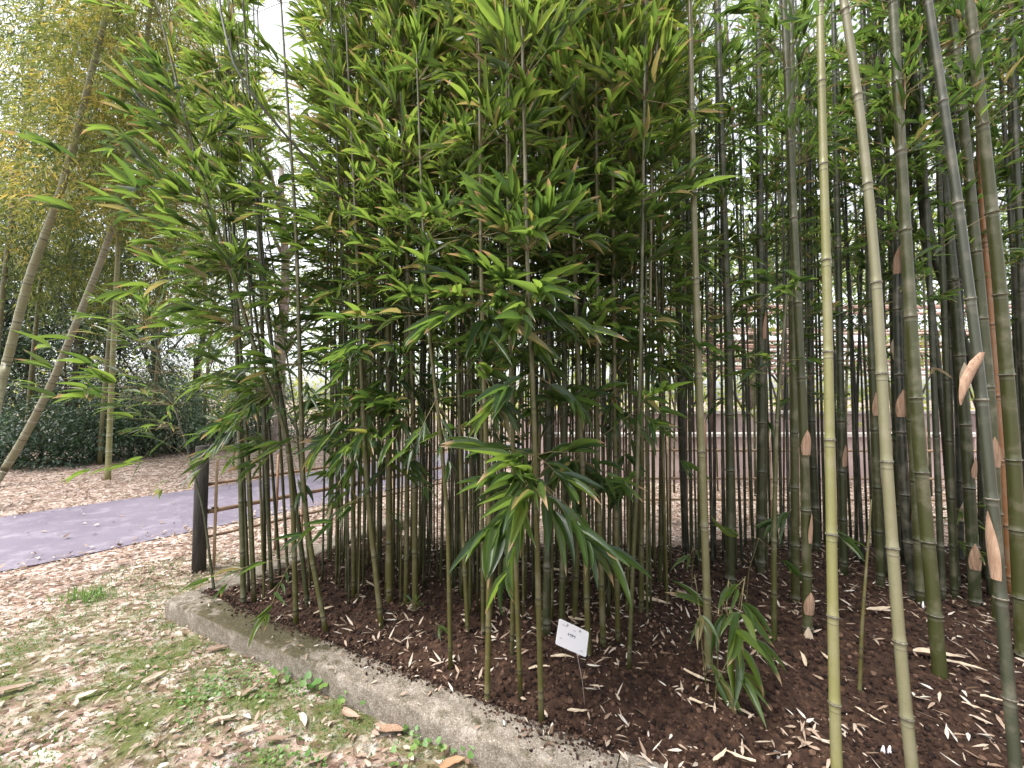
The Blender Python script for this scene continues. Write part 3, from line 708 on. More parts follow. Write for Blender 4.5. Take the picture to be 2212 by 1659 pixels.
# ------------------------------------------------------------------ label card on a wire stake
def build_card():
    base = on_z(1267, 1536, 0.11)
    Yc = base[1]
    TL, TR, BR, BL = at(1207.7, 1337, Yc), at(1272.4, 1364, Yc + .085), at(1265, 1421.6, Yc + .04), at(1200.6, 1390, Yc - .045)
    w = thing('plant_label', 'white plant name card tilted on a thin wire stake in the soil', 'sign', base)
    Rr = ((TR - TL) + (BR - BL)) / 2; Dd = ((BL - TL) + (BR - TR)) / 2; O = (TL + TR + BR + BL) / 4 - (Rr + Dd) / 2
    nn = unit(np.cross(Rr, Dd)); nn = nn if nn[1] < 0 else -nn
    def pt(a, b, h=0.0): return O + Rr * a + Dd * b + nn * h - base
    out = []
    for (cx_, cy_, a0) in ((.94, .06, -90), (.94, .94, 0), (.06, .94, 90), (.06, .06, 180)):
        for k in range(5):
            an = math.radians(a0 + 22.5 * k); out.append((cx_ + .06 * math.cos(an), cy_ + .06 * math.sin(an)))
    n = len(out); V = [pt(a, b, .0015) for a, b in out] + [pt(a, b, -.0015) for a, b in out] + [pt(.5, .5, .0015), pt(.5, .5, -.0015)]
    T = []
    for i in range(n):
        j = (i + 1) % n; T += [[i, j, 2 * n], [n + j, n + i, 2 * n + 1], [i, n + i, n + j], [i, n + j, j]]
    MB().add(V, T).build('card', M['white'], w, smooth=False)
    def stroke(mb, pts, wd):
        for (a, b), (c, d) in zip(pts[:-1], pts[1:]):
            p, q = pt(a, b, .0024), pt(c, d, .0024); dr = unit(q - p); sd = np.cross(dr, nn) * wd / 2
            p = p - dr * wd * .25; q = q + dr * wd * .25
            mb.add([p - sd, p + sd, q + sd, q - sd], [[0, 1, 2], [0, 2, 3]])
    glyphs = {'to': [[(.3, 0), (.3, 1)], [(.3, .38), (.85, .62)]],
              'u': [[(.5, 0), (.5, .2)], [(.1, .5), (.1, .22), (.9, .22), (.85, .55), (.4, 1)]],
              'chi': [[(.75, .02), (.2, .18)], [(.05, .45), (.95, .45)], [(.5, .15), (.5, .6), (.25, 1)]],
              'ku': [[(.4, 0), (.1, .45)], [(.35, .2), (.9, .2), (.75, .65), (.3, 1)]]}
    mb = MB()
    for i, k in enumerate(('to', 'u', 'chi', 'ku')):
        ox, oy = .315 + i * .066, .385 + i * .002
        for s in glyphs[k]: stroke(mb, [(ox + a * .058, oy + b * .105) for a, b in s], .0024)
    mb.build('lettering', M['ink'], w, smooth=False)
    for (a, b, wd, ht) in ((.10, .17, .19, .0042), (.47, .20, .11, .0036), (.095, .69, .08, .0034), (.77, .83, .12, .0044)):
        mb = MB(); k = int(wd / .026)
        for i in range(k):
            x0 = a + i * .026
            stroke(mb, [(x0, b), (x0 + .019, b)], .0012); stroke(mb, [(x0 + .009, b - .012), (x0 + .009, b + .03)], .0012); stroke(mb, [(x0 + .002, b + .025), (x0 + .018, b + .03)], .0010)
        mb.build('small_print', M['faint_ink'], w, smooth=False)
    for (a, b) in ((.27, .12), (.69, .13)):
        p = pt(a, b, .001); MB().add(*tube([p, p + nn * .003, p + nn * .0045], [.005, .0048, .003], 12)).build('screw', M['steel'], w)
    p = pt(.68, .9, -.003)
    MB().add(*tube([[0, 0, -.05], p * .5 + [.004, 0, 0], p, pt(.6, .2, -.003)], .0016, 6)).build('wire_stake', M['wire'], w)
build_card()

# ------------------------------------------------------------------ fences, wall, pole rack
def pole_mesh(mb, a, b, r, rnd=.5, sides=8, node=0.28):
    a, b = np.asarray(a, float), np.asarray(b, float); Ln = np.linalg.norm(b - a); k = max(2, int(Ln / node))
    pts, rr = [a], [r]
    for i in range(1, k):
        t = (i + R(-.15, .15)) / k
        for dt, f in ((-.006 / Ln, 1), (0, 1.14), (.006 / Ln, 1)): pts.append(a + (b - a) * (t + dt)); rr.append(r * f)
    pts.append(b); rr.append(r)
    mb.add(*tube(pts, rr, sides), rnd, .1)
fb = np.array([-2.71, 3.5, 0.0]); FD = np.array([.61, .79, 0])
fl = thing('bamboo_fence', 'low open bamboo fence with dark end post between bed and path', 'fence', fb)
MB().add(*tube([[0, 0, -.1], [0, 0, .5], [0.004, 0, 1.08]], [.052, .05, .05], 14), .5).build('post', M['dark_post'], fl)
for z, r in ((.28, .013), (.50, .020), (.74, .014)):
    mb = MB(); pole_mesh(mb, FD * .03 + [0, 0, z], FD * 5.4 + [0, 0, z + .02], r); mb.build('rail', M['rail'], fl)
for k in range(19):
    s = .09 + k * .275 + R(-.04, .04); mb = MB(); side = .018 if k % 2 else -.018
    c = FD * s + np.array([-FD[1], FD[0], 0]) * side
    pole_mesh(mb, c + [0, 0, -.03], c + [R(-.02, .02), 0, R(.86, 1.0)], .0125, R(0, 1), 7); mb.build('picket', M['picket'], fl)
    if k < 10:
        tw = MB(); tw.add(*box(FD * s + [0, 0, .505], (.035, .035, .05))); tw.build('twine_knot', M['twine'], fl)
fr_b = np.array([1.55, 4.75, 0.0])
fr = thing('bamboo_fence', 'light bamboo picket fence at the back right, below the pinkish wall', 'fence', fr_b)
for z, r in ((.30, .014), (.55, .016), (.88, .015)):
    mb = MB(); pole_mesh(mb, [0, 0, z], [4.9, .05, z - .02], r); mb.build('rail', M['picket'], fr)
for k in range(20):
    s = .03 + k * .25 + R(-.05, .05); mb = MB(); pole_mesh(mb, [s, .02 * (-1) ** k, -.03], [s + R(-.02, .02), .02 * (-1) ** k, R(1.08, 1.24)], .013, R(0, 1), 7); mb.build('picket', M['picket'], fr)
for s in (3.18, 4.75): MB().add(*tube([[s, -.05, -.1], [s, -.05, 1.02]], [.06, .055], 12)).build('post', M['brown_post'], fr)

def wall(x0, x1, Yw, h, th, label, pil):
    w = thing('retaining_wall', label, 'wall', ((x0 + x1) / 2, Yw, 0)); hw = (x1 - x0) / 2
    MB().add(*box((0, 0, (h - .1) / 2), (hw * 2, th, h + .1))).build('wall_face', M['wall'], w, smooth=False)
    n = int(hw * 2 / 1.4)
    for i in range(n):
        a = -hw + i * hw * 2 / n; MB().add(*box((a + hw / n, -.02, h + .032), (hw * 2 / n - .012, th + .10, .06))).build('coping', M['cap'], w, smooth=False)
    if pil:
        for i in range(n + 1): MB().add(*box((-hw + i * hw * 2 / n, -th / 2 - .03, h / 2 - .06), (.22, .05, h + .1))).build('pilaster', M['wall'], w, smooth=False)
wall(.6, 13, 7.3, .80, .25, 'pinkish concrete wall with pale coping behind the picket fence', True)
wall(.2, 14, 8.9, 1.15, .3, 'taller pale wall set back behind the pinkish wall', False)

pr = thing('pole_rack', 'rack of many horizontal bamboo poles behind the culms at right', 'rack', (6, 7.9, 0))
for k in range(16):
    z = 2.02 + k * .075 + R(-.02, .02) + (0.25 if k > 12 else 0); yy = R(-.25, .5); mb = MB(); pole_mesh(mb, [-2.6 + R(-.5, .3), yy, z + R(-.02, .02)], [4.4 + R(-.3, .4), yy, z + R(-.08, .08)], R(.018, .032), R(0, 1), 7, .5); mb.build('pole', M['pole'], pr)
for s in (-2.2, 1.0, 4.1):
    for yy in (-.35, .6): MB().add(*tube([[s, yy, -.1], [s, yy, 3.5]], [.05, .045], 10)).build('upright', M['brown_post'], pr)

# ------------------------------------------------------------------ bamboo
CULM_I = 0
ALL = []          # every culm: dict(name,label,group,path,...)
def poly_path(pts, n=40):
    pts = np.asarray(pts, float)
    seg = np.linalg.norm(np.diff(pts, axis=0), axis=1); s = np.concatenate([[0], np.cumsum(seg)])
    t = np.linspace(0, s[-1], n)
    # smooth interpolation through the points
    out = np.stack([np.interp(t, s, pts[:, i]) for i in range(3)], -1)
    for _ in range(3): out[1:-1] = .25 * out[:-2] + .5 * out[1:-1] + .25 * out[2:]
    return t, out

def make_culm(pts, r, colour, label, group, node_len=.30, tufts=None, auto=None, name='bamboo', rings=False, top_taper=.45, big=False, twiggy=1.0, lean_out=None, cat='bamboo', leafmat='leaf'):
    ALL.append(dict(pts=np.asarray(pts, float), r=r, colour=colour, label=label, group=group, node_len=node_len, tufts=tufts or [], auto=auto, name=name,
                    rings=rings, taper=top_taper, big=big, twiggy=twiggy, lean_out=lean_out, cat=cat, leafmat=leafmat))
    return ALL[-1]

def tuft(c, size, nl, elev, L, out=None, spread=.35, tint=(0.0, .9), up=0.0):
    """twigs and leaves round one node"""
    nt = max(2, int(round(nl / 6.5))); tw, P, D, N, LL, rn = [], [], [], [], [], []
    for i in range(nt):
        if out is not None and rs.rand() < .65: az = out + rs.normal(0, .8)
        else: az = rs.uniform(0, 6.283)
        el = np.clip(elev + rs.normal(0, spread), -1.2, 1.35)
        d = np.array([math.cos(az) * math.cos(el), math.sin(az) * math.cos(el), math.sin(el)])
        ln = size * rs.uniform(.35, 1.0)
        k = d * ln; sag = np.array([0, 0, -.16 * ln * (1 - max(elev, 0))])
        p0, p1, p2 = c, c + k * .5 + sag * .15, c + k + sag
        tw.append(np.array([p0, p1, p2]))
        m = max(3, int(round(nl / nt * rs.uniform(.7, 1.4))))
        for j in range(m):
            t = 1.0 if j < 3 else rs.uniform(.35, 1.0)
            p = (p0 * (1 - t) ** 2 + 2 * p1 * t * (1 - t) + p2 * t * t)
            sd = np.cross(d, [0, 0, 1.0]); sd = sd / max(np.linalg.norm(sd), .05)
            sgn = -1 if j % 2 else 1
            dd = d * rs.uniform(.8, 1.2) + sd * sgn * rs.uniform(.05, .62) + np.array([0, 0, rs.normal(up, .2)])
            dd = dd / np.linalg.norm(dd)
            nn = np.array([0, 0, 1.0]) + rs.normal(0, .45, 3); nn = nn - nn.dot(dd) * dd
            if np.linalg.norm(nn) < .1: nn = np.cross(dd, [1, 0, 0.1])
            P.append(p); D.append(dd); N.append(nn / np.linalg.norm(nn)); LL.append(L * (.45 + .75 * rs.beta(2.2, 1.5))); rn.append(rs.uniform(.97, 1.0) if rs.rand() > .955 else min(rs.uniform(*tint), .94))
    n = len(P); LL = np.array(LL)
    return dict(tw=tw, P=np.array(P), D=np.array(D), N=np.array(N), L=LL, W=LL * rs.uniform(.105, .17, n), dr=rs.uniform(.08, .55, n) * (1.15 - .6 * np.clip(elev, -.3, 1)), rnd=np.array(rn))

def ext(px_pts, Y0, Y1, base_z=.12, ztop=4.9, lean=(0, 0)):
    """a culm's line in space: foot on the soil, then through measured points, carried on above the picture"""
    base = on_z(px_pts[0][0], px_pts[0][1], base_z) if Y0 is None else at(px_pts[0][0], px_pts[0][1], Y0)
    base[2] = min(base[2], float(soil_z(base[0], base[1]))) if Y0 is None else base[2]
    Yb = base[1]; ys = [p[1] for p in px_pts]; out = [base - [0, 0, .03]]
    for p in px_pts[1:]:
        f = (ys[0] - p[1]) / max(ys[0] - min(0, ys[-1]), 1)
        out.append(at(p[0], p[1], Yb + (Y1 if Y1 is not None else 0) * f))
    d = unit(out[-1] - out[-2])
    while out[-1][2] < ztop:
        d = unit(d + np.array([lean[0], lean[1], 0])); out.append(out[-1] + d * min(.6, (ztop - out[-1][2]) / max(d[2], .2) + .02))
    return out

GREEN, OLIVE = .40, .52
G1 = 'front row culms of the clump'
# (foot x, foot y) then points up the culm, width at the foot in px, colour, label, lowest tuft height, explicit tufts (y, size, leaves, elevation, length)
FRONT = [
 ([(465,1273),(440,1100),(400,950),(345,780),(316,660)], 6, .3, 'thin dark bamboo leaning left in front of the fence post', None, [(1000,.55,30,.25,.18),(930,.60,34,.35,.17),(880,.95,70,.30,.18),(845,.9,60,.32,.18),(800,.6,56,.45,.17),(760,.5,56,.5,.17),(725,.42,60,.7,.16),(680,.26,60,1.0,.16)], 1.9),
 ([(527,1303),(519,1000),(510,700),(500,300),(495,0)], 12, .38, 'straight bamboo with its foot nearest the corner of the bed', 1.3, [(1210,.22,8,-.2,.15)], 4.6),
 ([(550,1296),(537,1000),(515,700),(500,400)], 10, .42, 'slim bamboo second from the corner of the bed', 1.25, [], 4.3),
 ([(588,1279),(574,1000),(565,600),(560,200)], 9, .36, 'slim bamboo third from the corner, straight and dark', 1.4, [], 4.6),
 ([(640,1349),(633,1086),(620,930),(560,786),(483,533),(440,410),(400,250)], 12, .50, 'brownish bamboo bending far to the left over the fence', 1.15, [(1190,.5,14,.1,.17),(1000,.5,24,.2,.18),(840,.5,34,.25,.18),(730,.5,40,.3,.18),(640,.6,54,.35,.18),(570,.75,80,.35,.19),(500,.75,90,.4,.19),(430,.5,90,.5,.19),(360,.55,90,.55,.19),(290,.4,70,.65,.19),(220,.4,60,.7,.19)], 4.3),
 ([(667,1316),(640,1090),(613,886),(587,753),(563,563),(545,300)], 11, .3, 'dark green bamboo crossing the brownish leaning one', 1.3, [], 4.6),
 ([(707,1366),(672,1200),(655,1060),(648,800),(640,500),(620,200)], 12, .56, 'olive bamboo standing right of the brownish leaning one', 1.2, [(960,.3,18,-.3,.17)], 4.6),
 ([(765,1299),(762,1000),(758,600),(740,100)], 11, .44, 'bamboo left of the pair beside the low grassy seedlings', 1.2, [], 4.5),
 ([(827,1369),(808,1200),(797,1106),(785,900),(770,500),(750,100)], 13, .56, 'yellowish bamboo slanting, foot left of the grassy seedling', 1.15, [(930,.40,46,-.25,.20),(860,.36,40,-.05,.19)], 4.8),
 ([(842,1319),(840,1000),(838,700),(830,100)], 16, .48, 'thick olive bamboo just behind the slanting yellowish one', 1.35, [(870,.4,44,0,.20)], 4.9),
 ([(877,1319),(880,1000),(880,700),(875,100)], 12, .44, 'left bamboo of the pair behind the bright seedling', 1.4, [], 4.8),
 ([(897,1339),(895,1000),(890,800),(870,300)], 14, .50, 'right bamboo of the pair behind the bright seedling', 1.4, [(865,.45,50,-.1,.21)], 4.8),
 ([(974,1453),(967,1106),(948,900),(924,700),(910,400),(900,100)], 11, .57, 'tall pale thin bamboo rooted close to the kerb, left of three', 1.5, [], 4.3),
 ([(1012,1383),(998,1106),(990,800),(980,400)], 11, .50, 'bamboo slanting slightly between the pale thin one and the front three', 1.5, [], 4.5),
 ([(1044,1383),(1041,1000),(1038,600),(1030,200)], 10, .42, 'slim green bamboo hidden behind the left of the front three', 1.5, [], 4.5),
 ([(1052,1513),(1057,1250),(1057,1106),(1047,880),(1040,600),(1034,0)], 14, .60, 'left one of the three front bamboos rooted at the kerb', 2.3, [(640,.34,50,-.35,.24),(800,.24,22,-.3,.20)], 4.3),
 ([(1106,1433),(1109,1100),(1108,800),(1100,200)], 11, .46, 'bamboo rooted behind the gap between the left two front ones', 1.6, [], 4.5),
 ([(1125,1506),(1117,1300),(1112,1106),(1103,800),(1098,500),(1092,0)], 12, .58, 'middle one of the three front bamboos rooted at the kerb', 2.2, [(600,.34,50,-.15,.21),(700,.3,24,-.3,.2)], 4.3),
 ([(1170,1559),(1166,1400),(1162,1250),(1160,1150),(1154,900),(1140,600),(1126,0)], 14, .60, 'right one of the three front bamboos, hung with a big drooping tuft', 2.15, [(1030,.36,95,-.35,.235),(985,.30,40,-.2,.22),(820,.28,26,-.4,.20),(560,.34,80,.45,.20),(590,.40,40,-.1,.21)], 4.3),
 ([(1180,1383),(1185,1000),(1188,600),(1190,200)], 20, .22, 'thick dark bamboo standing left of the label card', 1.6, [], 4.9),
 ([(1213,1378),(1218,1000),(1222,600),(1226,200)], 15, .36, 'bamboo directly behind the label card, left edge', 1.5, [(990,.36,40,-.3,.20)], 4.7),
 ([(1240,1352),(1250,1100),(1247,800),(1240,300)], 13, .44, 'bamboo directly behind the label card, near its middle', 1.6, [], 4.7),
 ([(1272,1436),(1266,1250),(1262,1106),(1252,880),(1240,553),(1234,100)], 14, .56, 'pale olive bamboo whose foot shows right of the label card', 1.7, [(960,.32,30,-.2,.19)], 4.5),
 ([(1304,1409),(1297,1200),(1290,1000),(1290,600),(1288,200)], 14, .50, 'bamboo first right of the pale one beside the label card', 1.5, [], 4.6),
 ([(1335,1399),(1330,1106),(1326,700),(1322,200)], 12, .46, 'bamboo second right of the pale one beside the label card', 1.5, [(850,.34,24,-.1,.18)], 4.6),
 ([(1357,1465),(1366,1250),(1376,1050),(1385,700),(1392,200)], 10, .34, 'thin green bamboo leaning right with a pale sheath at its foot', 1.7, [(1020,.30,20,-.4,.17)], 4.4),
 ([(1385,1343),(1386,1000),(1386,600),(1380,200)], 12, .48, 'olive bamboo behind the thin one leaning right', 1.5, [], 4.6),
 ([(1425,1270),(1428,1000),(1430,600),(1425,200)], 10, .40, 'slim bamboo at the right rim of the dense clump', 1.5, [], 4.6),
]
for spec in FRONT:
    pts, w, col, lab, low, tfs, top = spec
    P3 = ext(pts, None, R(-.1, .35), ztop=top)
    r = .9 * w / F * P3[0][1] / 2
    col = col if col < .5 else .44 + (col - .44) * .5
    make_culm(P3, r, col, lab, G1, node_len=R(.26, .34), tufts=[(pts, *t) for t in tfs], auto=(low - .25, 1.0) if low else None, lean_out=1.3, top_taper=.3)

# the stout culms on the right; foot may lie below the picture; backlit shade is put into the dark colours
RIGHT = [
 ([(1533,1480),(1524,1200),(1513,900),(1500,500),(1494,200),(1490,0)], 16, .66, 'grey green bamboo rising through the leafy young shoots', .30, [], 2.7),
 ([(1812,1760),(1803,1550),(1796,1150),(1786,600),(1776,250),(1771,0)], 21, .90, 'bright yellow green bamboo close to the camera', .24, [], 3.1),
 ([(1985,1760),(1962,1600),(1935,1290),(1912,950),(1893,600),(1870,350),(1850,180),(1822,0)], 22, .79, 'grey khaki bamboo right of the yellow one, lichen speckled', .24, [], 3.1),
 ([(2034,1490),(2012,1250),(1988,1000),(1965,650),(1945,300),(1928,0)], 24, .38, 'thick dark green bamboo with its foot in the soil beside white label', .28, [], 2.5),
 ([(2205,1790),(2180,1500),(2150,1150),(2115,800),(2078,500),(2035,200),(2004,0)], 21, .14, 'dark grey bamboo curving up along the right edge, nearest there', .26, [], 3.0),
 ([(1976,1310),(1955,1080),(1945,900),(1938,650),(1942,400),(1935,150),(1928,0)], 17, .06, 'blackish bamboo carrying fat brown sheaths, behind the grey khaki one', .30, [], 2.4),
 ([(2108,1319),(2088,950),(2060,600),(2030,300),(2005,50)], 20, .24, 'dark green bamboo between the thick green and the curving grey ones', .32, [], 2.4),
 ([(2160,1356),(2140,900),(2105,500),(2060,50)], 22, .34, 'olive bamboo behind the curving grey one', .3, [], 2.4),
 ([(2212,1440),(2190,1000),(2158,600),(2110,150)], 24, .40, 'green bamboo cut by the right edge of the picture', .3, [], 2.4),
 ([(2165,1285),(2140,930),(2080,730),(2016,553),(1988,350),(1970,100)], 17, .15, 'dark bamboo slanting strongly left near the right edge', .3, [], 2.3),
 ([(2075,1220),(2070,900),(2055,650),(2050,300)], 12, .10, 'slim blackish bamboo left of the strongly slanting one', .3, [], 2.2),
 ([(2185,1300),(2150,800),(2125,480),(2110,150)], 15, 1.0, 'orange brown dead bamboo among the dark ones at right', .34, [], 2.3),
 ([(1578,1283),(1577,1000),(1572,700),(1560,350),(1550,0)], 18, .28, 'stout dark bamboo right of the young shoots', .32, [], 1.9),
 ([(1642,1250),(1645,900),(1642,500),(1638,0)], 18, .26, 'stout dark bamboo, second right of the young shoots', .32, [], 1.9),
 ([(1672,1395),(1672,1150),(1678,900),(1690,750),(1702,600)], 11, .40, 'slim leafy bamboo left of the culm with papery sheaths', .26, [(560,.30,20,.4,.16),(770,.30,28,-.3,.16),(640,.3,14,.2,.17)], None),
 ([(1718,1313),(1716,1000),(1714,600),(1710,100)], 16, .36, 'green bamboo behind the culm with papery sheaths', .30, [(1080,.3,16,-.4,.18)], 2.0),
 ([(1745,1390),(1741,1150),(1737,950),(1720,600),(1702,200)], 18, .34, 'green bamboo wearing papery tan sheaths, left of the yellow one', .30, [], 2.1),
 ([(1765,1203),(1752,900),(1748,500),(1745,100)], 15, .22, 'dark bamboo deep behind the yellow one, left side', .3, [], 1.8),
 ([(1824,1253),(1818,1000),(1813,700),(1802,100)], 15, .26, 'dark bamboo just right of the yellow one', .3, [], 1.9),
 ([(1903,1276),(1892,1000),(1880,700),(1868,200)], 15, .30, 'dark bamboo left of the grey khaki one', .3, [], 1.9),
 ([(1990,1323),(1978,1080),(1962,800),(1950,400)], 15, .36, 'bamboo hidden between blackish and thick green ones', .3, [], 2.1),
 ([(1855,1519),(1862,1350),(1868,1270)], 8, .56, 'short leafless shoot standing between the yellow and khaki bamboos', .2, [], None),
 ([(1482,1200),(1470,900),(1462,500),(1455,0)], 14, .24, 'dark bamboo bordering the bright gap, left of the grey green one', .3, [], 1.7),
]
G2 = 'stout culms on the right'
for pts, w, col, lab, nl, tfs, low in RIGHT:
    short = low is None
    P3 = ext(pts, None, R(-.05, .2) if pts[0][1] < 1450 else R(.12, .28), ztop=1.0 if short else 4.7)
    r = w / F * P3[0][1] / 2
    make_culm(P3, r, col, lab, G2, node_len=nl, tufts=[(pts, *t) for t in tfs], auto=(low - .1, .95) if low else None, rings=w >= 16, big=True, top_taper=.35 if short else .6)

# the crowd behind
fill = 0; tries = 0
feet = [a['pts'][0][:2] for a in ALL]
def add_fill(px, py, r, col, lab, grp, low, dens, top, lean=.05):
    b = on_z(px, py, .15)
    for f in feet:
        if (f[0] - b[0]) ** 2 + (f[1] - b[1]) ** 2 < (.042 if px < 1450 else .07) ** 2: return False
    if not in_bed(b[0], b[1]): return False
    feet.append(b[:2]); b[2] = float(soil_z(b[0], b[1])) - .03
    a = R(0, 6.283); l1 = R(0, lean); d = np.array([math.cos(a) * l1, math.sin(a) * l1, 0])
    # culms on the left rim splay outwards to the left
    if px < 700: d += np.array([-R(.02, .22), 0, 0])
    pts = [b, b + d * .8 + [0, 0, 1.3], b + d * 2.2 + [0, 0, 2.7], b + d * 4.5 + [0, 0, top]]
    FILLS.append((px, make_culm(pts, r, col, lab, grp, node_len=R(.27, .36), auto=(low, dens), big=px > 1480)))
    return True
FILLS = []
k = 0
while k < 14 and tries < 3000:
    tries += 1
    k += add_fill(R(500, 720), R(1165, 1290), R(.007, .011), R(.25, .50), 'slim bamboo packed in the left end of the clump near the fence', 'culms in the left end of the clump', R(.95, 1.5), 1.0, R(4.2, 5.0))
k = 0
while k < 185 and tries < 20000:
    tries += 1
    px = R(700, 1450); k += add_fill(px, R(1140, 1310) if px < 1000 else R(1140, 1345), R(.0055, .0105), R(.2, .50), 'slim bamboo packed in the dense middle of the clump', 'culms in the dense middle of the clump', R(1.15, 2.0), .78, R(4.4, 5.4))
k = 0
while k < 52 and tries < 26000:
    tries += 1
    k += add_fill(R(1460, 1900), R(1140, 1240), R(.0075, .0135), R(.0, .34), 'dark bamboo standing well behind the yellow and grey green ones', 'culms behind the yellow bamboo', R(1.3, 2.1), .72, R(4.5, 5.6))  # dark colour range stands in for backlit shade
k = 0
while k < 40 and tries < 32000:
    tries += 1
    k += add_fill(R(1900, 2420), R(1180, 1300), R(.012, .022), R(.0, .34), 'dark bamboo in the crowded stand at the far right', 'culms at the far right', R(1.6, 2.5), .72, R(4.5, 5.6))  # colours lowered here too, backlight darkness painted into the culms

# say which one each of the crowd is: counted from the left behind a bamboo one can find
ANCH = [(480, 'thin dark one by the fence post'), (550, 'slim ones near the bed corner'), (640, 'brownish bending one'), (707, 'olive one right of the bending one'), (765, 'one left of the seedling pair'), (830, 'slanting yellowish one'),
        (890, 'pair by the bright seedling'), (974, 'tall pale thin one'), (1048, 'left front one at the kerb'), (1110, 'middle front one at the kerb'), (1165, 'right front one at the kerb'),
        (1225, 'label card'), (1285, 'pale olive one right of the card'), (1350, 'thin one leaning right'), (1425, 'slim one at the clump rim'), (1530, 'grey green stout one'), (1600, 'two stout dark ones'),
        (1735, 'papery sheathed one'), (1805, 'bright yellow one'), (1890, 'dark one near the khaki'), (1965, 'blackish sheathed one'), (2050, 'thick dark green one'), (2150, 'curving grey one'), (2280, 'one cut by the right edge')]
ORD = ['first', 'second', 'third', 'fourth', 'fifth', 'sixth', 'seventh', 'eighth', 'ninth', 'tenth', 'eleventh', 'twelfth', 'thirteenth', 'fourteenth', 'fifteenth', 'sixteenth', 'seventeenth', 'eighteenth', 'nineteenth', 'twentieth', 'twenty-first', 'twenty-second', 'twenty-third', 'twenty-fourth', 'twenty-fifth', 'twenty-sixth', 'twenty-seventh', 'twenty-eighth', 'twenty-ninth', 'thirtieth']
bins = {}
for px, c in FILLS: bins.setdefault((min(ANCH, key=lambda a: abs(a[0] - px))[1], 'dark' if px > 1480 else 'slim'), []).append((px, c))
for (a, w), l in bins.items():
    for k, (px, c) in enumerate(sorted(l, key=lambda q: q[0])): c['label'] = f"{ORD[k]} from left of the {w} bamboos behind the {a}"

# young leafy shoots by the grey green culm, and seedlings
for i, (pts, lab, tf) in enumerate([
    ([(1530,1515),(1512,1350),(1508,1290),(1500,1240)], 'young shoot left of the grey green bamboo, leaves hanging down', [(1380,.10,7,-.9,.20),(1290,.10,5,-.4,.16)]),
    ([(1545,1510),(1552,1400),(1562,1300),(1575,1250)], 'young shoot with the longest drooping leaves, right of the grey green bamboo', [(1255,.22,7,-.2,.22),(1290,.16,6,-.5,.24)]),
    ([(1560,1490),(1580,1380),(1600,1290),(1610,1245)], 'young shoot bending right with drooping leaves', [(1248,.20,7,-.1,.20),(1330,.15,5,-.5,.19)]),
    ([(1540,1545),(1548,1480),(1562,1440),(1575,1420)], 'lowest young shoot with a few leaves near the soil', [(1425,.14,8,-.4,.19)]),
    ([(1490,1330),(1495,1250),(1500,1150)], 'thin leafless twig shoot beside the bright gap', [(1180,.15,6,-.2,.14)]),
    ([(1608,1330),(1618,1230),(1640,1160)], 'young shoot holding one long bright leaf high', [(1165,.2,7,.1,.22)]),
    ([(940,1385),(940,1350),(943,1330)], 'small dark green seedling on the soil in front of the clump', [(1345,.05,12,.2,.085)]),
    ([(893,1345),(896,1315),(900,1285)], 'bright seedling with upright blades at the foot of a pair', [(1310,.05,8,.8,.11)]),
    ([(885,1330),(915,1300),(925,1296)], 'pale seedling spray lying low behind the small dark one', [(1300,.05,9,.3,.07)]),
    ([(830,1375),(832,1365),(834,1360)], 'tiny seedling at the foot of the slanting yellowish bamboo', [(1365,.03,7,.3,.05)]),
    ([(2050,1290),(2062,1200),(2075,1100)], 'yellow green leafy shoot in the light at the far right', [(1090,.2,24,.1,.12),(1180,.2,18,0,.12)]),
    ([(1985,1230),(1990,1180),(2000,1110)], 'yellow green leafy sapling beyond the thick green bamboo', [(1120,.2,24,.1,.12)]),
    ]):
    P3 = ext(pts, None, 0, ztop=.05)
    make_culm(P3, .0035 if i < 6 else .002, .58, lab, None, node_len=.1, tufts=[(pts, *t) for t in tf], name='bamboo_shoot', top_taper=.5, big=False, cat='shoot')

# a dead culm leaning across the leaves, two pale bare ones
make_culm([at(470, -160, 2.3), at(472, 10, 2.25), at(508, 160, 2.2), at(590, 262, 2.3), at(700, 385, 2.45), at(800, 520, 2.7), at(830, 900, 2.9)][::-1], .0085, .14, 'bare brown bamboo leaning across the upper left foliage', None, node_len=.38, name='bamboo', top_taper=.8)
make_culm([at(1404, 700, 2.4), at(1408, 260, 2.3), at(1425, 0, 2.2), at(1432, -120, 2.2)], .009, .8, 'pale thin bamboo tip hanging at the top between clump and stout culms', None, node_len=.4, name='bamboo', top_taper=.9)

# rings measured by projecting: find the point on a culm at picture height y
def point_at_y(path, py):
    _, yy, _ = project(path)
    i = int(np.argmin(np.abs(yy - py)))
    return i

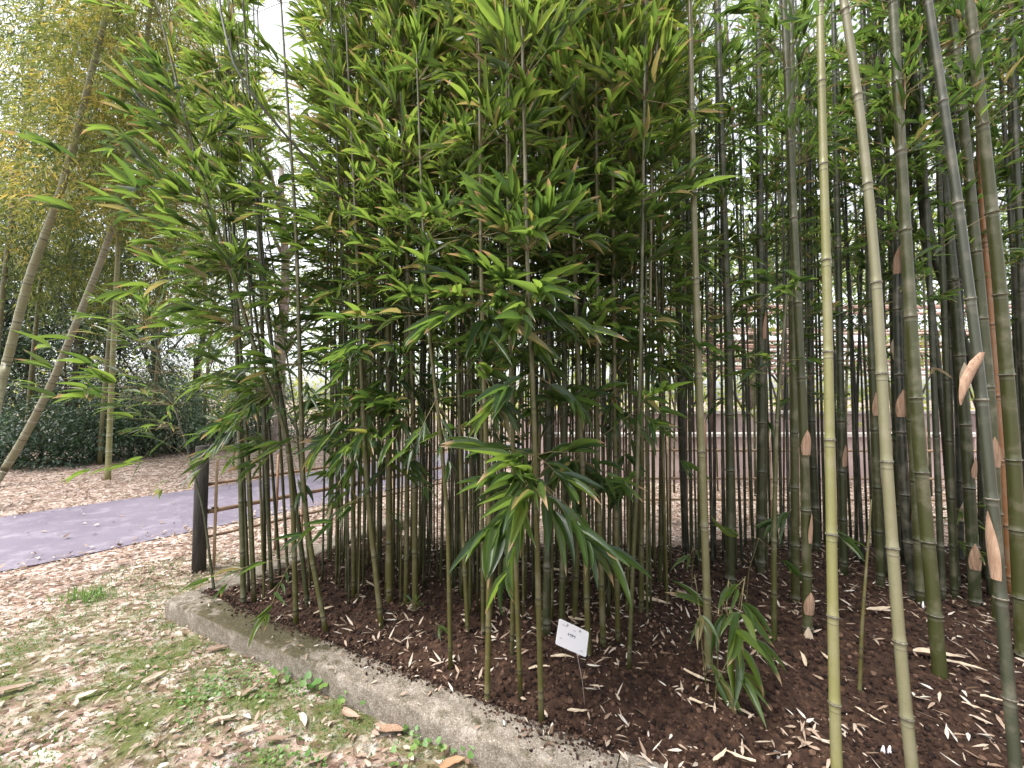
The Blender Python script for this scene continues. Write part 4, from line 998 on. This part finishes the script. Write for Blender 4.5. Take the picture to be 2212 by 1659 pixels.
rng_col = 0
CL = []
for c in ALL:
    t, path = poly_path(c['pts'], 48)
    Ln = t[-1]
    rad = c['r'] * (1 - (1 - c['taper']) * (t / Ln) ** 1.5)
    # nodes
    nodes, s = [], c['node_len'] * R(.2, .6)
    while s < Ln - .05:
        nodes.append(s); s += c['node_len'] * R(.9, 1.1) * (1 + .35 * min(s, 1.6) * (1 if c['node_len'] > .2 else .3))
    nodes = np.array(nodes) if nodes else np.array([Ln * .5])
    ip = lambda s, t=t, path=path: np.stack([np.interp(s, t, path[:, i]) for i in range(3)], -1)
    c.update(t=t, path=path, Ln=Ln, nodes=nodes, ip=ip, rad=lambda s, t=t, rad=rad: np.interp(s, t, rad))
    tl = []
    for tf in c['tufts']:
        pts, py, size, nl, elev, L = tf
        i = point_at_y(path, py); s = nodes[np.argmin(np.abs(nodes - t[i]))] if abs(nodes - t[i]).min() < .08 else t[i]
        p = ip(s); out = math.atan2(-p[1], -p[0])
        if len(pts) and pts[0][0] < 700: out = math.radians(190)
        keep_rs = rs; rs = np.random.RandomState(int(py) * 7 + nl)
        tl.append(tuft(p, size, nl, elev, L, out, tint=(.0, .75) if c['cat'] == 'bamboo' else (.4, .9)))
        rs = keep_rs
    if c['auto']:
        low, dens = c['auto']
        zz = ip(nodes)[:, 2]
        for s, z in zip(nodes, zz):
            if z < low or rs.rand() > dens * (.5 + .5 * min((z - low) / .7, 1)): continue
            p = ip(s)
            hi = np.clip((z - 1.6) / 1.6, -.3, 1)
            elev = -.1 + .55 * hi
            left = p[0] < -1.0
            out = math.atan2(-p[1], -p[0]) if not left else math.radians(R(160, 260))
            px_, py_, f_ = project(p)
            if px_[0] < -300 or px_[0] > 2500 or py_[0] < -400: nl, Lf = 26, .2
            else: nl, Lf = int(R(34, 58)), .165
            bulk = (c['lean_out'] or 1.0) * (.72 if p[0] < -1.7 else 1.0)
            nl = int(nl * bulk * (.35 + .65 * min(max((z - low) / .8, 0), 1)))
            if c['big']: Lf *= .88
            tl.append(tuft(p, R(.20, .44) * bulk, nl, elev, Lf, out, tint=(.0 + .28 * max(hi, 0), .62 + .33 * max(hi, 0)) if not c['big'] else (.0, .62), up=.15 * max(hi, 0)))  # right-hand leaves tinted darker, silhouette against bright sky put into their colour
    c['tl'] = tl

# choose which leaves are objects of their own: the ones showing largest in view
allP, allL, own = [], [], []
for ci, c in enumerate(ALL):
    for ti, tf in enumerate(c['tl']):
        allP.append(tf['P'] + tf['D'] * tf['L'][:, None] * .5); allL.append(tf['L']); own.append(np.full(len(tf['P']), ci * 1000 + ti))
allP = np.concatenate(allP); allL = np.concatenate(allL)
px, py, f = project(allP)
seen = (px > 0) & (px < 2212) & (py > 0) & (py < 1659)
size = np.where(seen, allL / f, 0)
CAP = 4200
thr = np.sort(size)[-CAP]
single = size >= thr

# unit leaves shared by all single leaves
UL = []
for i in range(40):
    r_ = i / 39; dr = .08 + .5 * ((i * 7) % 13) / 12
    V, T, al, nv = leaf_arrays(np.zeros((1, 3)), np.array([[0, 1.0, 0]]), np.array([[0, 0, 1.0]]), [1.0], [1.0], [dr], fold=.2, hi=True)
    V = V.copy()
    UL.append(MB().add(V, T, r_, al).mesh('leaf', M['leaf']))
nleaf = 0; pos = 0
def leaf_obj(parent, base, P, D, N, L, W, rnd):
    S = np.cross(D, N); S /= np.linalg.norm(S); U = np.cross(S, D)
    o = bpy.data.objects.new('leaf', UL[int(min(max(rnd, 0), 1) * 39)])
    o.parent = parent
    p = P - base
    o.matrix_local = Matrix(((S[0] * W, D[0] * L, U[0] * L * .6, p[0]), (S[1] * W, D[1] * L, U[1] * L * .6, p[1]), (S[2] * W, D[2] * L, U[2] * L * .6, p[2]), (0, 0, 0, 1)))
    COL.objects.link(o)
    return o

SHEATHS = {}
def sheath_mesh(c, s, h, w, az, mat, flare=0.2):
    """a dried sheath clasping the culm: base wraps the culm at s, tip rises along it"""
    h *= .85; w *= .8
    mb = MB(); n = 8; V = []
    prof = [.85, 1.0, 1.08, 1.05, .92, .68, .38, .05]
    for i in range(n):
        tt = i / (n - 1); p = c['ip'](s + h * tt); r0 = float(c['rad'](s + h * tt)) * 1.12 + flare * w * math.sin(tt * 2.6) * .5 + .002
        half = min(w * prof[i] / (2 * max(r0, .004)), 2.2)
        for j in range(7):
            a = az + (j / 6 - .5) * 2 * half
            V.append(p + np.array([math.cos(a) * r0, math.sin(a) * r0, 0]) - c['base'])
    mb.add(V, grid_tris(n, 7), .5, .3)
    return mb

for ci, c in enumerate(ALL):
    base = c['path'][0] + np.array([0, 0, .03]); c['base'] = base
    root = thing(c['name'], c['label'], c['cat'], base, c['group']); c['root'] = root
    # culm with swollen nodes
    t, nodes, Ln = c['t'], c['nodes'], c['Ln']
    ss = [0.0]; rf = [1.0]; al = [.2]
    prev = 0.0
    thick = c['r'] > .012
    for k, s in enumerate(nodes):
        for ds, fr, a in (((-.02, 1.0, -.02), (-.006, 1.02, -.006), (-.002, 1.16, -.001), (.002, 1.16, .001), (.007, 1.03, .009), (.03, 1.0, .05)) if thick else ((-.012, 1.0, -.012), (-.001, 1.2, .0), (.006, 1.05, .007), (.03, 1.0, .05))):
            if prev < s + ds < Ln: ss.append(s + ds); rf.append(fr); al.append(a); prev = s + ds
        nx = nodes[k + 1] if k + 1 < len(nodes) else Ln
        if nx - s > .2:
            for m in (.35, .7):
                q = s + (nx - s) * m
                if q > prev: ss.append(q); rf.append(1.0); al.append(.2); prev = q
    ss.append(Ln); rf.append(.8); al.append(.2)
    ss = np.array(ss); P = c['ip'](ss) - base; rr = c['rad'](ss) * np.array(rf)
    sides = 14 if c['r'] > .018 else (9 if c['r'] > .01 else 7)
    V, T = tube(P, rr, sides)
    mb = MB().add(V, T, float(np.clip(c['colour'] + R(-.03, .03) * (.2 if c['big'] else 1), 0, 1)), np.concatenate([np.repeat(al, sides), [.2, .2]]))
    mb.build('culm', M['culm'], root)
    if c['rings']:
        for s in nodes:
            p = c['ip'](s)
            _, yy, _ = project(p)
            if yy[0] < -60 or yy[0] > 1720: continue
            r0 = float(c['rad'](s)); d = unit(c['ip'](s + .01) - c['ip'](s - .01))
            q = [p - base + d * h for h in (-.0045, -.002, .001, .0035)]
            MB().add(*tube(q, [r0 * 1.05, r0 * 1.22, r0 * 1.2, r0 * 1.04], 16, False)).build('node_ring', M['node'], root)
    # tufts
    stuff = MB(); twigs = MB()
    for ti, tf in enumerate(c['tl']):
        n = len(tf['P']); sg = single[pos:pos + n]; pos += n
        tm = MB()
        for w3 in tf['tw']:
            tm.add(*tube(w3 - base, [.0022, .0016, .001], 3, False), .5, .3)
        if sg.any():
            br = tm.build('branch', M['twig'], root)
            for i in np.nonzero(sg)[0]:
                leaf_obj(br, base, tf['P'][i], tf['D'][i], tf['N'][i], tf['L'][i], tf['W'][i], tf['rnd'][i]); nleaf += 1
        else:
            for v_, t_ in zip(tm.v, tm.t): pass
            stuff.add(np.concatenate(tm.v), np.concatenate(tm.t), .5, .3, mat=1)
        q = ~sg
        if q.any():
            V, T, a_, nv = leaf_arrays(tf['P'][q] - base, tf['D'][q], tf['N'][q], tf['L'][q], tf['W'][q], tf['dr'][q])
            stuff.add(V, T, np.repeat(tf['rnd'][q], nv), a_)
    if stuff.n:
        tag(stuff.build('foliage', [M['leaf'], M['twig']], root), kind='stuff')

# sheaths on the culms: (label start of culm, picture y of the sheath foot, height, width, facing, material)
def culm_by(txt): return next(c for c in ALL if c['label'].startswith(txt))
for txt, py, h, w, az, mt in [('blackish bamboo', 905, .22, .11, -100, 'sheath'), ('blackish bamboo', 600, .24, .10, -110, 'sheath'), ('blackish bamboo', 790, .20, .13, 60, 'pale_sheath'),
        ('blackish bamboo', 1130, .17, .08, -40, 'sheath'), ('green bamboo wearing', 985, .17, .08, -90, 'sheath'), ('green bamboo wearing', 1320, .15, .085, -95, 'sheath'),
        ('green bamboo wearing', 1180, .20, .06, -60, 'sheath'), ('green bamboo wearing', 1440, .16, .07, -120, 'pale_sheath'), ('dark bamboo slanting', 670, .22, .08, -80, 'sheath'),
        ('dark green bamboo between', 190, .30, .08, -60, 'sheath'), ('dark green bamboo between', 1220, .20, .08, -120, 'sheath'), ('stout dark bamboo, second', 720, .26, .07, -60, 'sheath'),
        ('slim blackish', 1120, .2, .08, -90, 'pale_sheath'), ('slim blackish', 820, .2, .07, -70, 'sheath'), ('dark bamboo left of the grey khaki', 900, .2, .06, -100, 'sheath'), ('thick dark green', 240, .26, .07, -30, 'sheath'), ('olive bamboo behind the curving', 1000, .22, .07, -120, 'sheath'), ('dark bamboo just right', 1000, .2, .06, -80, 'sheath'), ('dark green bamboo between', 850, .2, .07, -110, 'pale_sheath'), ('dark green bamboo between', 1040, .16, .08, -70, 'sheath'), ('bamboo hidden between', 1120, .2, .06, -60, 'sheath'), ('curving' if False else 'dark grey bamboo', 1280, .27, .05, -175, 'sheath'),
        ('thin green bamboo leaning', 1470, .09, .03, -90, 'pale_sheath'), ('bamboo slanting slightly', 1385, .07, .035, -90, 'pale_sheath')]:
    c = culm_by(txt); i = point_at_y(c['path'], py)
    sheath_mesh(c, float(c['t'][i]), h, w, math.radians(az), mt).build('culm_sheath', M[mt], c['root'])
# one sheath peeled off, hanging by its foot from the curving grey culm
c = culm_by('dark grey bamboo'); i = point_at_y(c['path'], 735); p = c['path'][i] - c['base']
V, T = curled(.20, .055, 3, .7); V = np.stack([V[:, 1] - (V[:, 0] + .10) * .42, V[:, 2] - .03, -(V[:, 0] + .10) * .95], -1)
MB().add(V + p, T, .5, .3).build('culm_sheath', M['sheath'], c['root'])

FEET = [c['pts'][0][:2] for c in ALL]
# smaller chips and leaves on the soil
mb = MB(); x, y = scatter_bed(6500, 1.0); ok = noise2(x * 2.6, y * 2.6, 41) + .35 * noise2(x * 9, y * 9, 42) > .56 - .12 * np.clip(x - .3, 0, 1.5); x, y = x[ok], y[ok]; n = len(x)
L = 0.008 + 0.075 * rs.rand(n) ** 2.5; W = np.minimum(L * rs.uniform(0.12, 0.4, n), 0.013)
V, T, al, nv = litter_arrays(x, y, soil_z(x, y) + soil_fine(x, y) + 0.012, L, W, False)
mb.add(V, T, np.repeat(rs.beta(3, 1.3, n) * 0.93, nv), al)
fx, fy = [], []
for f_ in FEET:
    for k in range(5): a_ = R(0, 6.283); q_ = R(.012, .07); fx.append(f_[0] + math.cos(a_) * q_); fy.append(f_[1] + math.sin(a_) * q_)
x, y = np.array(fx), np.array(fy); n = len(x); L = 0.010 + 0.05 * rs.rand(n) ** 2; W = np.minimum(L * rs.uniform(.15, .5, n), .014)
V, T, al, nv = litter_arrays(x, y, soil_z(x, y) + soil_fine(x, y) + 0.012, L, W, False)
mb.add(V, T, np.repeat(rs.beta(2, 1.5, n) * 0.93, nv), al)
x = rs.uniform(-2.3, 2.0, 900); y = rs.uniform(0.5, 3.2, 900); u, v = uv_of(x, y)
ok = (v > 0.01) & (v < KW) & (u > 0.3); x, y = x[ok], y[ok]; n = len(x)
L = rs.uniform(0.012, 0.05, n); W = L * rs.uniform(0.15, 0.4, n)
V, T, al, nv = litter_arrays(x, y, np.full(n, KH + 0.008), L, W, False)
mb.add(V, T, np.repeat(rs.beta(3, 1.5, n), nv), al)
tag(mb.build('dry_chips', M['litter']), 'pale dry leaf scraps scattered on the dark soil', 'leaf litter', kind='stuff')

# ------------------------------------------------------------------ moso culms and feathery crowns, upper left
def sprays(mb, path, n, rad, L, droop, tint):
    """drooping plumes of small leaves round the upper part of a culm"""
    P, D, N, LL, TI = [], [], [], [], []
    k = n // 40
    for i in range(k):
        s = rs.uniform(.0, 1.0); c = np.array([np.interp(s, np.linspace(0, 1, len(path)), path[:, j]) for j in range(3)])
        az = rs.uniform(0, 6.283); ln = rad * rs.uniform(.4, 1.0)
        d = np.array([math.cos(az), math.sin(az), rs.uniform(-.1, .5)])
        ti = np.clip(rs.normal(tint, .27), 0, 1); TI += [ti] * 40
        for j in range(40):
            tt = rs.uniform(.25, 1.0) ** .8
            p = c + d * ln * tt + np.array([0, 0, -droop * ln * tt ** 2]) + rs.normal(0, .07, 3)
            dd = d * .7 + rs.normal(0, .55, 3) + np.array([0, 0, -.55]); P.append(p); D.append(dd)
    P = np.array(P); D = unit(np.array(D)); n = len(P); N = unit(np.array([0, 0, 1.0]) + rs.normal(0, .5, (n, 3))); N = N - (N * D).sum(1, keepdims=True) * D
    LL = rs.uniform(.6, 1.25, n) * L
    V, T, a_, nv = leaf_arrays(P, D, N, LL, LL * .16, rs.uniform(0, .4, n), fold=.1)
    mb.add(V, T, np.repeat(np.clip(np.array(TI) + rs.normal(0, .1, n), 0, 1), nv), a_)
moso = [([(-60, 1120), (0, 840), (62, 600), (130, 420), (175, 250), (215, 90), (250, -60)], 6.2, .062, .86, 'thick pale moso bamboo leaning right at the left edge', 9.6),
        ([(-25, 1058), (0, 1030), (50, 950), (112, 830), (168, 690), (220, 560), (262, 430), (300, 230), (320, 60)], 6.9, .058, .82, 'thick pale moso bamboo curving from the left edge behind the leafy branch', 9.8),
        ([(233, 1037), (238, 900), (247, 700), (254, 560), (262, 300), (280, 0)], 7.5, .045, .92, 'slim yellow bamboo standing upright in the litter beyond the path', 9.4)]
for pts, Yd, r, col, lab, zt in moso:
    P3 = [at(p[0], p[1], Yd) for p in pts]; P3[0] = on_z(pts[0][0], max(pts[0][1], 1037), 0.0) if pts[0][1] > 1000 else P3[0]
    P3[0][2] = -.03; d = unit(P3[-1] - P3[-2])
    while P3[-1][2] < zt: P3.append(P3[-1] + d * .6); d = unit(d + np.array([.03, -.02, -.02]))
    root = thing('moso_bamboo', lab, 'bamboo', P3[0]); base = P3[0]
    t, path = poly_path(P3, 60); nodes = np.arange(.25, t[-1], .26 if col < .9 else .3)
    ss = np.unique(np.concatenate([[0], t, *[nodes + k for k in (-.02, -.004, .004, .03)]])); ss = ss[(ss >= 0) & (ss <= t[-1])]
    dn = np.array([(s - nodes[np.argmin(np.abs(nodes - s))]) for s in ss])
    ip = np.stack([np.interp(ss, t, path[:, i]) for i in range(3)], -1)
    rr = r * (1 - .5 * ss / t[-1]) * np.where(np.abs(dn) < .006, 1.07, 1.0)
    V, T = tube(ip - base, rr, 14); MB().add(V, T, col, np.concatenate([np.repeat(dn, 14), [.2, .2]])).build('culm', M['culm'], root)
    for s in nodes[nodes < 4.5]:
        p = np.array([np.interp(s, t, path[:, i]) for i in range(3)]) - base; r0 = r * (1 - .5 * s / t[-1]); q = np.array([np.interp(s + .01, t, path[:, i]) for i in range(3)]) - base; d_ = unit(q - p)
        MB().add(*tube([p - d_ * .008, p, p + d_ * .008], [r0 * 1.02, r0 * 1.1, r0 * 1.02], 14, False)).build('node_ring', M['cap'] if col > .8 and s < 2 else M['node'], root)
    up = path[path[:, 2] > 4.6] - base
    mb = MB(); sprays(mb, up, 16000, 1.7, .12, .55, .55); tag(mb.build('foliage', M['leaf_far'], root), kind='stuff')
for (px_, Yd, zt, lab, r) in [(90, 9.5, 10.5, 'tall moso bamboo far behind the leaning pale ones, left', .05), (360, 10.5, 11, 'tall moso bamboo with yellowing plumes behind the upright yellow one', .045), (10, 8.2, 10, 'moso bamboo with drooping plumes at the left edge behind the others', .05),
                               (250, 9, 9.5, 'moso bamboo with golden plumes above the dark shrubs', .045), (470, 12.5, 11.5, 'far moso bamboo showing through leaves left of the clump', .05)]:
    b = at(px_ - 30, 860, Yd); b[2] = -.03; P3 = [b + np.array([.02 * z + .012 * z * z, -.005 * z * z, z]) for z in np.linspace(0, zt, 14)]
    root = thing('moso_bamboo', lab, 'bamboo', b); t, path = poly_path(P3, 40); V, T = tube(path - b, r * (1 - .6 * t / t[-1]), 10); MB().add(V, T, R(.5, .75), .2).build('culm', M['culm'], root)
    mb = MB(); sprays(mb, path[path[:, 2] > 3.6] - b, 18000, 2.3, .13, .6, R(.25, .6)); tag(mb.build('foliage', M['leaf_far'], root), kind='stuff')

# ------------------------------------------------------------------ shrubs and trees
def leaf_cloud(mb, centres, radii, n, L, tint, asp=.42):
    P = []
    w = np.array([r[0] * r[1] * r[2] for r in radii]) ** .66; w = w / w.sum()
    D = []
    for c, r, k in zip(centres, radii, (w * n).astype(int) + 1):
        d = unit(rs.normal(0, 1, (k, 3))); q = rs.uniform(.45, 1.03, k) ** .6
        lump = .82 + .36 * noise2(d[:, 0] * 3 + c[0], d[:, 2] * 3 + d[:, 1] * 2, 17)
        P.append(np.asarray(c) + d * (q * lump)[:, None] * np.asarray(r)); D.append(unit(d + rs.normal(0, .7, (k, 3)) + [0, 0, -.25]))
    P = np.concatenate(P); D = np.concatenate(D); n = len(P)
    N = unit(np.array([0, 0, 1.0]) + rs.normal(0, .55, (n, 3))); N = N - (N * D).sum(1, keepdims=True) * D
    LL = L * rs.uniform(.6, 1.3, n)
    V, T, a_, nv = leaf_arrays(P, D, N, LL, LL * asp, rs.uniform(0, .4, n), fold=.12)
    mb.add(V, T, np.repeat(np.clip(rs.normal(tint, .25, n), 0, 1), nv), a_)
def shrub(px_, Yd, w, h, n, tint, lab, L=.085, mat='leaf_shrub'):
    b = at(px_, 860, Yd); b[2] = 0
    root = thing('shrub', lab, 'shrub', b); cs, rd = [], []
    st = MB()
    for i in range(7):
        c = np.array([R(-.6, .6) * w, R(-.5, .5) * w, (.16 if i < 3 else R(.3, .8)) * h]); cs.append(c); rd.append((w * R(.35, .6), w * R(.35, .6), h * R(.22, .38)))
        st.add(*tube([[c[0] * .1, c[1] * .1, -.05], c * [.5, .5, .5], c], [.03, .02, .008], 5), .5)
    st.build('stems', M['bark'], root)
    mb = MB(); leaf_cloud(mb, cs, rd, n, L, tint); tag(mb.build('foliage', M[mat], root), kind='stuff')
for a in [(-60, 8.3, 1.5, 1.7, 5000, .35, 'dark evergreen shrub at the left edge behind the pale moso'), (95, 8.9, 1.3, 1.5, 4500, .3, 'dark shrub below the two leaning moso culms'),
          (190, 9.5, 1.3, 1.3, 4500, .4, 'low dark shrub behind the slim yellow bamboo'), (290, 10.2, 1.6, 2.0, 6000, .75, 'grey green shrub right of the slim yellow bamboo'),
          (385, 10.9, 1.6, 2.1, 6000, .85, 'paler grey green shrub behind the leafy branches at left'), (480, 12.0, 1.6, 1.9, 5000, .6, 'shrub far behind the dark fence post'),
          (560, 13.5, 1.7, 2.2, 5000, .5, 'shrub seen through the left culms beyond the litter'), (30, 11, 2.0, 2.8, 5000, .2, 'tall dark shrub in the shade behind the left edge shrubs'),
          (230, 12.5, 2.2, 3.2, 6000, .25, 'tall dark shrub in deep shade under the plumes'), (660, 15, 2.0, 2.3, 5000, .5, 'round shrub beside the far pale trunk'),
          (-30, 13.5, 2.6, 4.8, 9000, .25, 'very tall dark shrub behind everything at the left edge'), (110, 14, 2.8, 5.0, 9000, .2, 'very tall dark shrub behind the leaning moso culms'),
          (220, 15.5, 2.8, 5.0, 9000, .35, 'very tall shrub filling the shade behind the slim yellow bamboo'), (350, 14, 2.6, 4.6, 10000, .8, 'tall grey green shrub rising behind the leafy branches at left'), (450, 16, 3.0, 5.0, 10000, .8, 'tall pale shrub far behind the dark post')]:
    shrub(*a)
def tree(px_, Yd, h, r, lab, crown, n, tint, mat='leaf_shrub', bark='bark', L=.13, lean=0):
    b = at(px_, 860, Yd); b[2] = -.05
    root = thing('tree', lab, 'tree', b)
    tp = [np.array([0, 0, 0])] + [np.array([lean * z + .12 * math.sin(z * .9 + px_), .1 * math.sin(z * .7 + Yd), z]) for z in np.linspace(.6, h, 9)]
    MB().add(*tube(tp, np.linspace(r, r * .3, 10), 10), .5).build('trunk', M[bark], root)
    cs, rd = [], []
    for i in range(crown[0]):
        z = R(crown[1], h + .6); a = R(0, 6.283); q = R(.2, 1) * crown[2]; k = int(np.clip(z / h * 9, 1, 9)); c = np.array([math.cos(a) * q, math.sin(a) * q, z]) + tp[k] * [1, 1, 0]
        cs.append(c); rd.append((crown[2] * R(.3, .5), crown[2] * R(.3, .5), crown[2] * R(.2, .35)))
        MB().add(*tube([tp[max(k - 2, 1)], (tp[max(k - 2, 1)] + c) / 2 + [0, 0, .1], c], [r * .3, r * .18, r * .06], 6), .5).build('limb', M[bark], root)
    mb = MB(); leaf_cloud(mb, cs, rd, n, L, tint); tag(mb.build('crown', M[mat], root), kind='stuff')
for a in [(-40, 11.5, 7, .17, 'dark tree at the left edge behind the shrubs', (10, 2.4, 2.2), 8000, .3), (60, 13, 8, .15, 'dark tree with bare lower trunk behind the leaning moso culms', (10, 2.6, 2.4), 8000, .3),
          (150, 12, 7.5, .14, 'dark tree between the leaning moso culms', (9, 2.8, 2.2), 7000, .35), (240, 14, 8.5, .16, 'dark tree behind the slim yellow bamboo', (10, 2.6, 2.6), 8000, .4),
          (340, 15, 9, .17, 'dark tree behind the grey green shrubs', (10, 2.5, 2.8), 8000, .5), (430, 17, 9, .17, 'mid green tree showing left of the clump', (9, 3, 2.8), 7000, .6),
          (0, 16, 10, .2, 'big shaded tree far back at left', (11, 3, 3.2), 8000, .2)]:
    tree(*a)
tree(606, 12.5, 9, .22, 'tree with a pale pinkish trunk behind the left culms', (8, 4.5, 2.6), 5000, .7, 'leaf_light', 'pale_bark', .13)
tree(800, 17, 10, .2, 'light green tree far behind the middle of the clump', (9, 3.2, 3.2), 7000, .5, 'leaf_light', 'bark', .15)
tree(1010, 20, 11, .2, 'light tree far behind the front three bamboos', (9, 3.5, 3.4), 7000, .4, 'leaf_light', 'bark', .16)
tree(1330, 15, 9, .18, 'yellow green tree beyond the walls, behind the clump rim', (9, 2.4, 2.8), 7000, .6, 'leaf_light', 'bark', .14)
tree(1620, 16, 9, .18, 'yellow green tree beyond the walls, behind the stout dark culms', (9, 2.6, 2.8), 7000, .55, 'leaf_light', 'bark', .14)
tree(1960, 17, 9, .18, 'pale green tree beyond the pole rack at right', (9, 2.8, 3), 7000, .6, 'leaf_light', 'bark', .15)
tree(2230, 15, 9, .18, 'dark tree beyond the pole rack at the right edge', (9, 3, 2.8), 7000, .5, 'leaf_shrub', 'bark', .14)

mb = MB(); cs = []; rd = []
for k in range(60):
    a = math.radians(-70 + k * 140 / 59); d_ = R(26, 36); cs.append(np.array([math.sin(a) * d_, math.cos(a) * d_, R(.5, 2.2)])); rd.append((R(2.5, 4), R(2, 3), R(1.2, 2.2)))
leaf_cloud(mb, cs, rd, 16000, .28, .75, .5)
tag(mb.build('distant_woods', M['leaf_light']), 'far belt of pale green woods along the horizon', 'woods', kind='stuff')
for a in [(1480, 9.5, 9, .10, 'leafy dark tree behind the bright gap right of the clump', (14, 3.0, 2.4), 2600, .2), (1700, 10.2, 9.5, .10, 'leafy dark tree behind the yellow culm, above the rack', (14, 3.2, 2.6), 2600, .2),
          (1900, 9.6, 9.5, .10, 'leafy dark tree behind the khaki culm, above the rack', (14, 3.6, 2.6), 2600, .2), (2120, 10, 9.5, .10, 'leafy dark tree at the far right above the rack', (14, 3.4, 2.6), 2600, .2)]:
    tree(*a, mat='leaf', L=.17)
# bamboos beyond the fence at the back right: light leaves
def back_bamboo(px_, Yd, h, r, lab, low, grp='light bamboos beyond the picket fence', nlf=20):
    b = at(px_, 860, Yd); b[2] = -.03; a = R(0, 6.28); l = R(0, .1)
    P3 = np.array([b + np.array([math.cos(a) * l * z * z * .25, math.sin(a) * l * z * z * .1, z]) for z in np.linspace(0, h, 14)])
    root = thing('bamboo', lab, 'bamboo', b, grp)
    V, T = tube(P3 - b, r * np.linspace(1, .4, 14), 8); MB().add(V, T, R(.2, .6), .2).build('culm', M['culm'], root)
    mb = MB()
    for z in np.arange(low, h, .34):
        c = np.array([np.interp(z, P3[:, 2] - P3[0, 2], P3[:, i]) for i in range(3)])
        tf = tuft(c, R(.35, .75), nlf, .2, .18, tint=(.1, .93))
        for w3 in tf['tw']: mb.add(*tube(w3 - b, [.004, .003, .002], 3, False), .5, .3, mat=1)
        V, T, a_, nv = leaf_arrays(tf['P'] - b, tf['D'], tf['N'], tf['L'], tf['W'], tf['dr']); mb.add(V, T, np.repeat(tf['rnd'], nv), a_)
    tag(mb.build('foliage', [M['leaf_light'], M['twig']], root), kind='stuff')
labs = ['light leaved bamboo seen in the gap right of the clump', 'light leaved bamboo behind the stout dark culms', 'light leaved bamboo behind the yellow culm', 'light leaved bamboo left of the pole rack',
        'light leaved bamboo in front of the pole rack', 'light leaved bamboo above the dark fence post', 'light leaved bamboo at the right end of the pole rack', 'light leaved bamboo by the right edge']
for i, px_ in enumerate((1420, 1540, 1660, 1790, 1900, 2010, 2110, 2240)):
    for k in range(3 if i < 4 else 2): back_bamboo(px_ + R(-40, 40), R(5.6, 6.9) if k else R(9.5, 11), R(7.0, 9.0), R(.012, .02), labs[i].replace('light leaved', ['tall far', 'near leafy', 'short leafy'][k] if k else 'tall far light leaved'), R(1.6, 2.6) if i in (4, 5) else R(1.1, 2.0))
for i, px_ in enumerate((720, 830, 940, 1060, 1180, 1290)):
    back_bamboo(px_, R(6.8, 8.5), R(7.0, 8.8), R(.012, .02), ['light bamboo across the path, seen between culms left of the slanting one', 'light bamboo across the path behind the thick olive culm', 'light bamboo across the path behind the tall pale thin culm',
                'light bamboo across the path behind the left front culm', 'light bamboo in back behind the thick dark culm by the card', 'light bamboo in back behind the culms right of the card'][i], 2.0, 'light bamboos behind the clump', 20)
print('culms', len(ALL), 'leaf objects', nleaf, 'leaves', len(allP))
